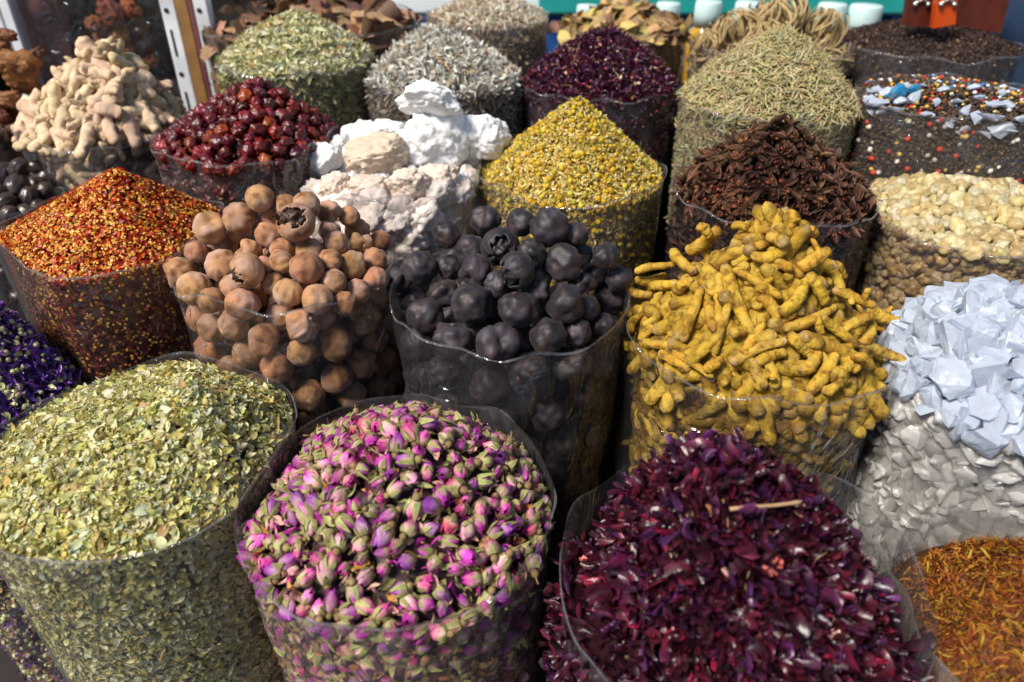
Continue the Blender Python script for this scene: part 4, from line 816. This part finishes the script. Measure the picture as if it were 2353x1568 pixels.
# the mass of pods below uses the same metre sized template, so its scale is 1
NUT = []
for k in range(5):
    V, Fc = ico(4); V = np.array([v * (1 + .035 * math.sin(9 * math.atan2(v[1], v[0]) + 4 * nz(v, 1.2, k)) * math.hypot(v[0], v[1]) + .05 * nz(v, 2, k)) for v in V]) * np.array([.4, .4, .52]); NUT.append(T(V, Fc, (.045, .026, .022)))
for i, (x, y, d, lab) in enumerate([(8, 402, 55, 'nutmeg at the left edge of the frame, upper one'), (40, 428, 62, 'big dark nutmeg in the middle of the nutmeg sack'), (78, 424, 36, 'small nutmeg right of the big one'), (66, 456, 52, 'striped brown nutmeg at the front of its sack'), (14, 463, 44, 'nutmeg at the left edge of the frame, middle one'), (20, 495, 46, 'nutmeg at the left edge of the frame, lower one'),
                                    (104, 409, 52, 'nutmeg at the right rim of its sack'), (44, 389, 50, 'brown nutmeg at the back of its sack, left one'), (85, 385, 36, 'brown nutmeg at the back of its sack, right one'), (104, 443, 50, 'nutmeg behind the plastic at the right of its sack'), (-8, 440, 44, 'nutmeg cut by the frame edge'), (62, 490, 46, 'nutmeg low behind the plastic of its sack'), (95, 478, 44, 'nutmeg low at the right behind the plastic')]):
    s = SK['K']; p, n = heap_hit(s, x, y, -.004); z = depth(p); single('nutmeg', NUT[i % 5], M['nut'], p, look_frame(n * .5 + rng.normal(0, 1, 3)), d * z / F * 1.06, lab, 'nutmeg', 'nutmegs')
ms = Mass(); ms.raw(core(SK['K'], (.02, .012, .012), .02, .02)); Q, Qn = sample_heap(SK['K'], 400, .95, -.016); q = poisson(Q, .024)
for j in q: ms.add(NUT[j % 5], [Q[j]], frames(Qn[j][None], 1), .03, (1, 1, 1))
Q, Qn = sample_wall(SK['K'], 400, .015, .2, 0); q = poisson(Q, .026)
for j in q: ms.add(NUT[j % 5], [Q[j]], frames(Qn[j][None], 1), .03, (1, 1, 1))
stuff(ms, 'nutmeg_mass', M['nut'], 'nutmegs packed inside the sack below the top ones', 'nutmegs')

# ---- white stone chunks -------------------------------------------
WC = (.88, .875, .87); BC = (.62, .50, .38); PC = (.72, .58, .48)
def cX(x): return 689 + x * .2565
def cY(y): return 172 + y * .2565
chunks = [(1200, 240, 580, 320, WC, 'white stone chunk balanced at the very top of its pile', .02), (1200, 590, 610, 560, WC, 'largest white stone chunk at the front of its pile', .03), (1640, 530, 450, 460, WC, 'white stone chunk jutting out right towards the chamomile', .0),
          (700, 745, 520, 420, BC, 'tan brown stone chunk left of the largest white one', .012), (450, 530, 170, 170, WC, 'small white knob of stone at the back left of its pile', 0), (580, 590, 250, 340, WC, 'upright white stone chunk left of the pile top', .0), (790, 480, 290, 200, WC, 'flat white stone chunk behind the tan brown one', -.01),
          (350, 610, 190, 160, WC, 'white stone chunk beside the left rim, rear one', 0), (225, 770, 310, 310, WC, 'cream white stone chunk at the left rim of its sack', .006), (420, 760, 150, 220, WC, 'narrow white stone chunk between the cream and tan ones', 0), (960, 960, 420, 300, PC, 'pinkish crumbly stone chunk at the front rim', .012),
          (1250, 930, 340, 240, PC, 'pinkish stone chunk under the largest white one', .006), (640, 1010, 360, 240, PC, 'pale stone chunk at the front left rim', 0), (330, 1010, 300, 260, PC, 'pale stone chunk low at the left rim', -.004), (1420, 960, 200, 180, WC, 'small white stone chunk at the right rim', 0)]
for i, (x, y, w, h, c, lab, fr) in enumerate(chunks):
    hand_rock('M', t_rock(i + 20, planes=7, amp=.17, sub=5 if w > 250 else 4, col=c), M['chunk'], cX(x), cY(y), w * .2565 * 1.18, h * .2565 * 1.12, 'stone_chunk', lab, 'stone chunk', 'white stone chunks', 0, front=fr)
s = SK['M']; ms = Mass(); ms.raw(core(s, (.3, .25, .21), .03, .03)); RK = [t_rock(k + 70, planes=4, amp=.22, sub=4) for k in range(5)]
Q, Qn = sample_wall(s, 700, .016, .24, -.1); q = poisson(Q, .026)
for j in q: ms.add(RK[j % 5], [Q[j]], frames(Qn[j][None], .6), rng.uniform(.038, .07), np.array([.74, .64, .58]) * rng.uniform(.8, 1.15))
Q, Qn = sample_heap(s, 400, .95, -.02); q = poisson(Q, .03)
for j in q: ms.add(RK[j % 5], [Q[j]], frames(Qn[j][None], .6), rng.uniform(.03, .055), np.array(WC) * .85)
stuff(ms, 'stone_chunk_mass', M['chunk'], 'small white and pinkish stone lumps filling the sack below the chunks', 'stone chunks')

# ---- brown tubers, sliced roots, bark, desert rose ------------------
TUB = [t_rock(k + 90, (1, .8, .8), 5, .30, 4, [(.16, .055, .025), (.24, .09, .03), (.10, .035, .02)][k % 3]) for k in range(6)]
M['tuber'] = mat('tuber_skin', .65, .35, nscale=40, namt=.35, bscale=90, bstr=.8, bdist=.004, randv=.2, dark=(.05, .018, .010), light=(.36, .16, .05), dscale=40, dlo=.5, dhi=.62, damt=.7)
for i, (x, y, w, h, lab) in enumerate([(12, 82, 60, 42, 'orange brown tuber at the top of the tuber pile'), (40, 150, 125, 105, 'largest knobbly brown tuber with pale spots'), (85, 122, 42, 40, 'small orange tuber right of the largest one'), (5, 110, 40, 50, 'brown tuber left of the largest one at the frame edge'), (48, 196, 90, 60, 'tuber with a cut end under the largest one'), (20, 232, 80, 60, 'dark tuber at the rim of its sack'), (0, 268, 44, 44, 'yellow cut tuber at the left frame edge'), (58, 250, 50, 46, 'small dark tuber at the right rim of its sack')]):
    hand_rock('Q', TUB[i % 6], M['tuber'], x, y, w, h, 'brown_tuber', lab, 'tuber', 'brown tubers in the left sack', 0, front=.004 * (i % 3))
s = SK['Q']; ms = Mass(); ms.raw(core(s, (.04, .015, .008), .02, .02)); Q, Qn = sample_wall(s, 500, .016, .24, -.1); q = poisson(Q, .03)
for j in q: ms.add(TUB[j % 6], [Q[j]], frames(Qn[j][None], .6), rng.uniform(.035, .05), (.8, .8, .8))
Q, Qn = sample_heap(s, 300, .95, -.01); q = poisson(Q, .03)
for j in q: ms.add(TUB[j % 6], [Q[j]], frames(Qn[j][None], .6), rng.uniform(.035, .05), (.9, .9, .9))
stuff(ms, 'tuber_mass', M['tuber'], 'brown tubers packed inside the sack at far left', 'tubers')
def t_bark(seed, c): 
    r = random.Random(seed); cu = r.uniform(.5, 2.2)
    def fn(u, v): a = (v - .5) * cu; return ((u - .5) * 1.0 + .03 * math.sin(9 * v + seed), .28 * math.sin(a) / max(cu * .5, .3) * (1 + .15 * math.sin(5 * u + seed)), .2 * (math.cos(a) - 1) + .05 * math.sin(4 * u + seed))
    return patch(fn, 8, 7, lambda u, v: c)
BARK = [t_bark(k, [(.20, .085, .045), (.30, .15, .085), (.13, .06, .04), (.36, .20, .12)][k % 4]) for k in range(8)]
SLC = [t_bark(k + 20, [(.42, .26, .12), (.34, .18, .08), (.48, .33, .11), (.26, .14, .08)][k % 4]) for k in range(8)]
def bark_pile(k, temps, n, size, name, word, cat, group, massname, masslabel, corec, wtint):
    s = SK[k]; P, Nn = sample_heap(s, n * 8, .97, .006); i = poisson(P, size[0] * .42)[:n]; R = frames(Nn, .4)
    for j in i: single(name, temps[rng.integers(8)], M['bark'], P[j], R[j], rng.uniform(*size), f'{word} {sector(s, P[j])}', cat, group)
    ms = Mass(); ms.raw(core(s, corec, .012, .012)); Q, Qn = sample_heap(s, 260, .98, -.004); R = frames(Qn, .4)
    for j in range(len(Q)): ms.add(temps[j % 8], [Q[j]], R[j][None], rng.uniform(*size), (.8, .8, .8))
    Q, Qn = sample_wall(s, 420, .006, .22); R = frames(Qn, .12)
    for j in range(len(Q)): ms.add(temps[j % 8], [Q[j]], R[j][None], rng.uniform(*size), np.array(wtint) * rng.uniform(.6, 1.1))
    stuff(ms, massname, M['bark'], masslabel, cat)
bark_pile('X', BARK, 90, (.05, .10), 'bark_piece', 'curled brown bark piece', 'bark', 'bark pieces in the back left sack', 'bark_mass', 'bark pieces packed inside the back left sack', (.05, .03, .02), (.75, .75, .8))
bark_pile('Z', SLC, 70, (.035, .075), 'root_slice', 'dry yellow brown root slice', 'root slice', 'root slices in the back row sack', 'root_slice_mass', 'root slices packed inside the back row sack', (.12, .08, .04), (.8, .75, .7))
def t_knot(seed):
    r = random.Random(seed); parts = []
    for k in range(34):
        a = r.uniform(0, 2 * PI); e = r.uniform(.15, 1.25); n = 9; pts, rad = [], []
        for i in range(n):
            u = i / (n - 1); ang = e * (1 - .0) * math.sin(u * PI * .62) * 1.35; rr = .5 * (.25 + .75 * math.sin(PI * (.08 + .8 * u))); z = -.5 + u * 1.0
            aa = a + .5 * math.sin(3 * u + k) + .3 * u
            pts.append((rr * e / 1.1 * math.cos(aa), rr * e / 1.1 * math.sin(aa), z * (1 - .15 * e))); rad.append(.035 * (1.15 - .6 * u))
        sh = r.uniform(.7, 1.15); parts.append(tube(pts, rad, 5, (.52 * sh, .37 * sh, .17 * sh)))
        if k % 2: 
            q = [(p[0] * 1.02 + .05 * i * math.cos(a + 1.5) , p[1] * 1.02 + .05 * i * math.sin(a + 1.5), p[2]) for i, p in enumerate(pts[4:])]; parts.append(tube(q, [.022] * len(q), 4, (.56 * sh, .42 * sh, .21 * sh)))
    return join(*parts)
KNOT = [t_knot(k) for k in range(3)]
for i, (x, y, w, h, lab) in enumerate([(1790, 38, 130, 100, 'largest curled dry desert rose plant at the back of the row'), (1888, 75, 92, 110, 'upright branching desert rose plant at the right of its sack'), (1690, 75, 110, 90, 'grey tangled desert rose plant at the left of its sack'), (1630, 100, 70, 60, 'small pale star like desert rose plant at the left rim'), (1760, 100, 110, 90, 'desert rose plant half hidden behind the rosemary heap')]):
    s = SK['AA']; p, n = heap_hit(s, x, y + 20, .0); z = depth(p); p = CAM + ray(x, y) * z; ax = (-.35, -.1, 1) if i != 1 else (.15, -.15, 1)
    single('desert_rose', KNOT[i % 3], M['thread'], p, look_frame(ax, (1, 0, 0)), (w * z / F, w * z / F, h * z / F), lab, 'dried plant', 'desert rose plants')
s = SK['AA']; ms = Mass(); ms.raw(core(s, (.10, .07, .04), .012, .012)); Q, Qn = sample_wall(s, 1500, .006, .22); strew(ms, NEEDLE + STALK, Q, Qn, (.03, .06), [(1, (.42, .28, .16)), (1, (.3, .2, .12)), (1, (.55, .4, .2))], .3)
Q, Qn = sample_heap(s, 600, 1, .0); strew(ms, NEEDLE, Q, Qn, (.03, .06), [(1, (.42, .28, .16)), (1, (.5, .38, .2))], .6)
stuff(ms, 'desert_rose_twigs', M['thread'], 'loose dry twigs filling the sack under the desert rose plants', 'dried twigs')

# ------------------------------------------------------------------ setting and background
def bx(lo, hi, bev=0.):
    bm = bmesh.new(); bmesh.ops.create_cube(bm, size=1)
    for v in bm.verts: v.co = Vector([(lo[i] + hi[i]) / 2 + v.co[i] * (hi[i] - lo[i]) for i in range(3)])
    if bev: bmesh.ops.bevel(bm, geom=bm.edges[:], offset=bev, segments=2, affect='EDGES', profile=.6)
    bm.verts.index_update(); t = T([v.co[:] for v in bm.verts], [tuple(v.index for v in f.verts) for f in bm.faces], smooth=False); bm.free(); return t
def put(name, t, m, parent=None, loc=None):
    me = to_mesh(name, t.V, t.lp, t.cnt, t.C, m, t.smooth); o = obj(name, me, parent)
    if loc is not None: o.location = loc
    return o
def empty(name, loc, label, cat, group=None):
    o = bpy.data.objects.new(name, None); COL.objects.link(o); o.location = loc; return tag(o, label, cat, group)
M['ground'] = plain('paved_ground', (.10, .09, .085), .9, nscale=6, namt=.4, bstr=.4)
M['wood_dark'] = plain('dark_stall_wood', (.020, .014, .012), .7, nscale=12, namt=.4)
M['white_metal'] = plain('white_aluminium', (.74, .75, .78), .35, .0, nscale=14, namt=.18)
M['brown_wood'] = plain('brown_wood_strip', (.30, .15, .05), .55, nscale=30, namt=.2)
M['maroon'] = plain('maroon_panel', (.16, .05, .055), .5, nscale=8, namt=.25)
M['slot'] = plain('dark_slot', (.03, .025, .025), .8)
M['teal'] = plain('teal_paint', (.02, .36, .33), .5, nscale=6)
M['pale'] = plain('cyan_glare_colour', (.66, .92, .97), .5, nscale=5, namt=.1)  # glow of the bright background put into the wall colour
M['white'] = plain('white_glare_panel', (.85, .9, .92), .5, nscale=5, namt=.06)  # white panels, background glare included in the colour
M['blue'] = plain('blue_paint', (.02, .09, .32), .5, nscale=5)
M['navy'] = plain('navy_cloth', (.012, .03, .07), .7, nscale=9, namt=.4)
M['cap'] = plain('pale_plastic_cap', (.55, .72, .70), .4, nscale=40, namt=.05)
M['oil'] = plain('amber_liquid', (.50, .27, .02), .12, spec=.6, nscale=20, namt=.2)
M['redwood'] = plain('red_brown_wood', (.10, .018, .010), .4, nscale=30, namt=.3)
M['orange'] = plain('orange_red_lacquer', (.62, .075, .008), .35, nscale=30, namt=.12)
M['silver'] = plain('silver_metal', (.75, .72, .68), .3, .9)
g = put('ground', T([(-40, -40, 0), (40, -40, 0), (40, 40, 0), (-40, 40, 0)], [(0, 1, 2, 3)]), M['ground']); tag(g, 'dark paving under the stall', 'ground', kind='structure')
tb = empty('stall_table', (0, 0, 0), 'dark wooden stall table that carries all the sacks', 'table')
put('tabletop', bx((-1.6, .05, TABLE_Z - .04), (1.7, 1.90, TABLE_Z), .004), M['wood_dark'], tb)
for x in (-1.5, 1.6):
    for y in (.12, 1.82): put('leg', bx((x - .03, y - .03, .0), (x + .03, y + .03, TABLE_Z - .043)), M['wood_dark'], tb)
# display case at the back left: posts placed by the pixels of their edges, standing on the table
YC = 1.56
def post(x0, x1, w0, name, m, parent, z0, z1, y0=0., dy=.03):
    a, b = at_y(x0, 60, YC), at_y(x1, 60, YC); return put(name, bx((a[0], YC + y0, z0), (b[0], YC + y0 + dy, z1), .002), m, parent)
dc = empty('display_case', (0, 0, 0), 'glazed display case with white metal posts and brown strip', 'display case')
Zt = 1.75
pw = []
for x0, x1, nm, mm, dy in ((378, 411, 'post', 'white_metal', .03), (412, 440, 'wood_strip', 'brown_wood', .018), (441, 453, 'edge_strip', 'maroon', .016), (454, 484, 'post', 'white_metal', .03), (-14, 8, 'post', 'white_metal', .03), (14, 36, 'post', 'white_metal', .03)):
    p = post(x0, x1, 0, nm, M[mm], dc, TABLE_Z + .003, Zt, 0., dy)
    if nm == 'post' and x0 > 300:
        a, b = at_y(x0, 60, YC), at_y(x1, 60, YC); xm = a[0] * .62 + b[0] * .38
        for z in np.arange(.9, 1.7, .12):
            put('slot', bx((xm - .002, YC - .0012, z), (xm + .002, YC + .004, z + .05)), M['slot'], p)
            V, Fc = ico(2); put('screw_hole', T(V * np.array([.005, .002, .005]) + np.array([xm, YC - .0005, z + .085]), Fc), M['slot'], p)
xl, xr = at_y(36, 60, YC)[0], at_y(378, 60, YC)[0]
put('glass_pane', bx((xl, YC + .010, TABLE_Z + .003), (xr, YC + .014, Zt - .01)), film('case_glass', haze=.008, gloss=.5, rough=.03), dc)
put('side_wall', bx((xl - .25, YC + .032, TABLE_Z + .003), (xl - .235, YC + .40, Zt)), M['wood_dark'], dc)
put('back_wall', bx((xl - .23, YC + .42, TABLE_Z + .003), (xr + .1, YC + .435, Zt)), M['wood_dark'], dc)
put('shelf', bx((xl - .23, YC + .05, .86), (xr + .06, YC + .41, .88)), M['wood_dark'], dc)
a, b = at_y(38, 60, YC + .05), at_y(146, 60, YC + .05)
pn = put('maroon_panel', bx((a[0], YC + .05, .885), (b[0], YC + .07, Zt - .02), .003), M['maroon'], dc)
kc = at_y(88, 18, YC + .04); V, Fc = ico(3); put('knob', T(V * np.array([.024, .018, .028]) + kc, Fc), M['maroon'], pn)
CASED = []
for t in TUB: q = join(t); q.C = q.C * np.array([2.2, 2.1, 1.9]); CASED.append(q)  # brightened copies, colour makes up for the dim light inside the case
for i, (x, y, d, lab) in enumerate([(255, 30, 75, 'largest brown tuber behind the case glass, top of its stack'), (300, 20, 60, 'orange brown tuber behind the glass, top right'), (318, 60, 62, 'brown tuber behind the glass, right edge upper'), (225, 60, 60, 'dark tuber behind the glass, left of the stack'), (275, 78, 66, 'tuber behind the glass in the middle of the stack'), (330, 100, 66, 'reddish tuber behind the glass, right edge lower'), (240, 100, 60, 'dark tuber behind the glass low in the stack'), (290, 118, 60, 'tuber behind the glass at the bottom of the stack'), (345, 140, 60, 'tuber behind the glass beside the white post'), (195, 110, 50, 'small dark tuber behind the glass at lower left')]):
    p = at_y(x, y, YC + .07 + .02 * (i % 3)); z = depth(p); single('cased_tuber', CASED[i % 6], M['tuber'], p, look_frame(rng.normal(0, 1, 3)), d * z / F, lab, 'tuber', 'tubers inside the display case')
# back counter with bottles, and the shop front beyond with glare put into its colour
YS = 1.98
sh = put('back_counter', bx((-.30, YS - .06, .05), (2.1, YS + .22, .86), .004), M['wood_dark']); tag(sh, 'dark back counter behind the sacks that carries the bottles', 'counter')
def bottle(x, ytop, wpx, label):
    p = at_y(x, ytop, YS); z = depth(p); r = wpx / 2 * z / F; h = p[2]; o = empty('oil_bottle', (p[0], YS, .86), label, 'bottle', 'white capped bottles on the back counter')
    def lathe(pr, n=28):
        V = [(q[0] * math.cos(2 * PI * k / n), q[0] * math.sin(2 * PI * k / n), q[1]) for q in pr for k in range(n)]; f = grid_faces(len(pr), n, True); f.append(tuple(range(n))[::-1]); f.append(tuple(range((len(pr) - 1) * n, len(pr) * n))); return T(V, f)
    H = h - .86; ch = r * 1.7
    put('body', lathe([(r * 1.35, .002), (r * 1.4, .01), (r * 1.4, H - ch - r * .9), (r * 1.2, H - ch - r * .35), (r * .85, H - ch - r * .1), (r * .85, H - ch)]), M['oil'], o)
    put('cap', lathe([(r * 1.0, H - ch + .001), (r, H - ch * .5), (r * .97, H - .004), (r * .9, H)]), M['cap'], o)
for x, y, w, lab in ((1630, 2, 62, 'bottle left of the desert rose plants with pale cap'), (1537, 6, 56, 'bottle with pale cap behind the root slices, right one'), (1722, 4, 62, 'bottle behind the desert rose plants, left one'), (1915, 8, 66, 'bottle behind the upright desert rose plant'), (1992, 12, 74, 'bottle with amber oil beside the tea sack'), (1440, 10, 50, 'bottle behind the root slices, middle one'), (1350, 12, 50, 'bottle behind the root slices, left one')): bottle(x, y, w, lab)
sf = empty('shop_front', (0, 0, 0), 'shop front far behind the sacks, its cyan and white glare painted on', 'shop front')
put('wall', bx((-.9, 3.1, 0), (4.0, 3.14, 1.50)), M['pale'], sf)
for z, hh, mm in ((.79, .03, 'white'), (.835, .012, 'blue'), (.862, .05, 'white')): put('band', bx((-.9, 3.06, z), (4.0, 3.095, z + hh), .003), M[mm], sf)
put('teal_beam', bx((.1, 2.98, .872), (1.5, 3.05, .96), .004), M['teal'], sf)
for x0, x1, mm in ((.12, .30, 'blue'), (.55, .62, 'white'), (1.0, 1.12, 'navy'), (1.45, 1.62, 'blue'), (1.7, 1.8, 'maroon')): put('window_panel', bx((x0, 3.03, .70), (x1, 3.055, .855), .003), M[mm], sf)
nb = empty('dark_bundle', (0, 0, 0), 'dark blue plastic bundle at the right edge behind the tea', 'bundle')
put('bundle_body', (lambda t: T(t.V * np.array([.36, .25, .5]) + at_y(2370, 130, 1.75), [(0, 1, 2)]) if False else t)(t_blob(4, (.5, .4, .9), .35, 1.6, 4, (1, 1, 1))), M['navy'], nb, at_y(2400, 120, 1.75))
# wooden scoop box handles with silver ornament standing in the tea
def scoop(pxs, m, label, Y, orn=True):
    o = empty('wooden_scoop', (0, 0, 0), label, 'scoop'); q = [at_y(x, y, Y) for x, y in pxs]; V = [p + np.array([0, dy, 0]) for dy in (0, .014) for p in q]; n = len(q)
    f = [tuple(range(n))[::-1], tuple(range(n, 2 * n))] + [(i, (i + 1) % n, n + (i + 1) % n, n + i) for i in range(n)]
    put('handle', T(V, f, smooth=False), m, o)
    if orn:
        cx = sum(p[0] for p in q[:2]) / 2; top = q[0]; c = at_y((pxs[0][0] + pxs[1][0]) / 2, -8, Y); k = .0115
        for a in (1, -1): put('ornament', tube([c + np.array([a * k * .9 * u - a * .004 * math.sin(4 * u), -.003, k * u]) for u in np.linspace(-1.1, 1.1, 9)], [.0028] * 9, 6), M['silver'], o)
        V, Fc = ico(2)
        for a in (1, -1): put('ornament', T(V * .0048 + c + np.array([a * k * 1.05, -.003, -k * 1.15]), Fc), M['silver'], o)
    return o
scoop([(2092, -40), (2150, -40), (2143, 64), (2078, 58)], M['redwood'], 'dark red wooden scoop handle with silver ornament in the tea', 1.50)
scoop([(2158, -40), (2204, -40), (2196, 56), (2144, 66)], M['orange'], 'orange red scoop handle with silver ornament in the tea', 1.475)
scoop([(2204, -40), (2330, -40), (2300, 78), (2200, 60)], M['redwood'], 'wide dark red wooden board behind the orange scoop handle', 1.56, False)

# ------------------------------------------------------------------ light
w = bpy.data.worlds.new('World'); sc.world = w; w.use_nodes = True; nt = w.node_tree; nt.nodes.clear()
SUN = np.array([-.50, -.40, .82]); SUN /= np.linalg.norm(SUN); el = math.asin(SUN[2]); az = math.atan2(SUN[0], SUN[1])
sky = nt.nodes.new('ShaderNodeTexSky'); sky.sky_type = 'NISHITA'; sky.sun_disc = False; sky.sun_elevation = el; sky.sun_rotation = az
bg = nt.nodes.new('ShaderNodeBackground'); bg.inputs[1].default_value = .11; ow = nt.nodes.new('ShaderNodeOutputWorld'); nt.links.new(sky.outputs[0], bg.inputs[0]); nt.links.new(bg.outputs[0], ow.inputs[0])
sun = bpy.data.lights.new('sun', 'SUN'); sun.energy = 5.4; sun.angle = math.radians(18); sun.color = (1, .94, .84); so = bpy.data.objects.new('sun', sun); COL.objects.link(so)
so.rotation_euler = Vector(SUN).to_track_quat('Z', 'Y').to_euler(); so.location = (-2, -2, 4)
sc.view_settings.view_transform = 'Standard'; sc.view_settings.look = 'None'; sc.view_settings.exposure = 0
sc.render.engine = 'CYCLES'; cy = sc.cycles; cy.max_bounces = 7; cy.diffuse_bounces = 3; cy.glossy_bounces = 3; cy.transmission_bounces = 4; cy.transparent_max_bounces = 14
cy.use_denoising = True; cy.caustics_reflective = False; cy.caustics_refractive = False; cy.use_adaptive_sampling = True; cy.adaptive_threshold = .015; cy.sample_clamp_indirect = 6
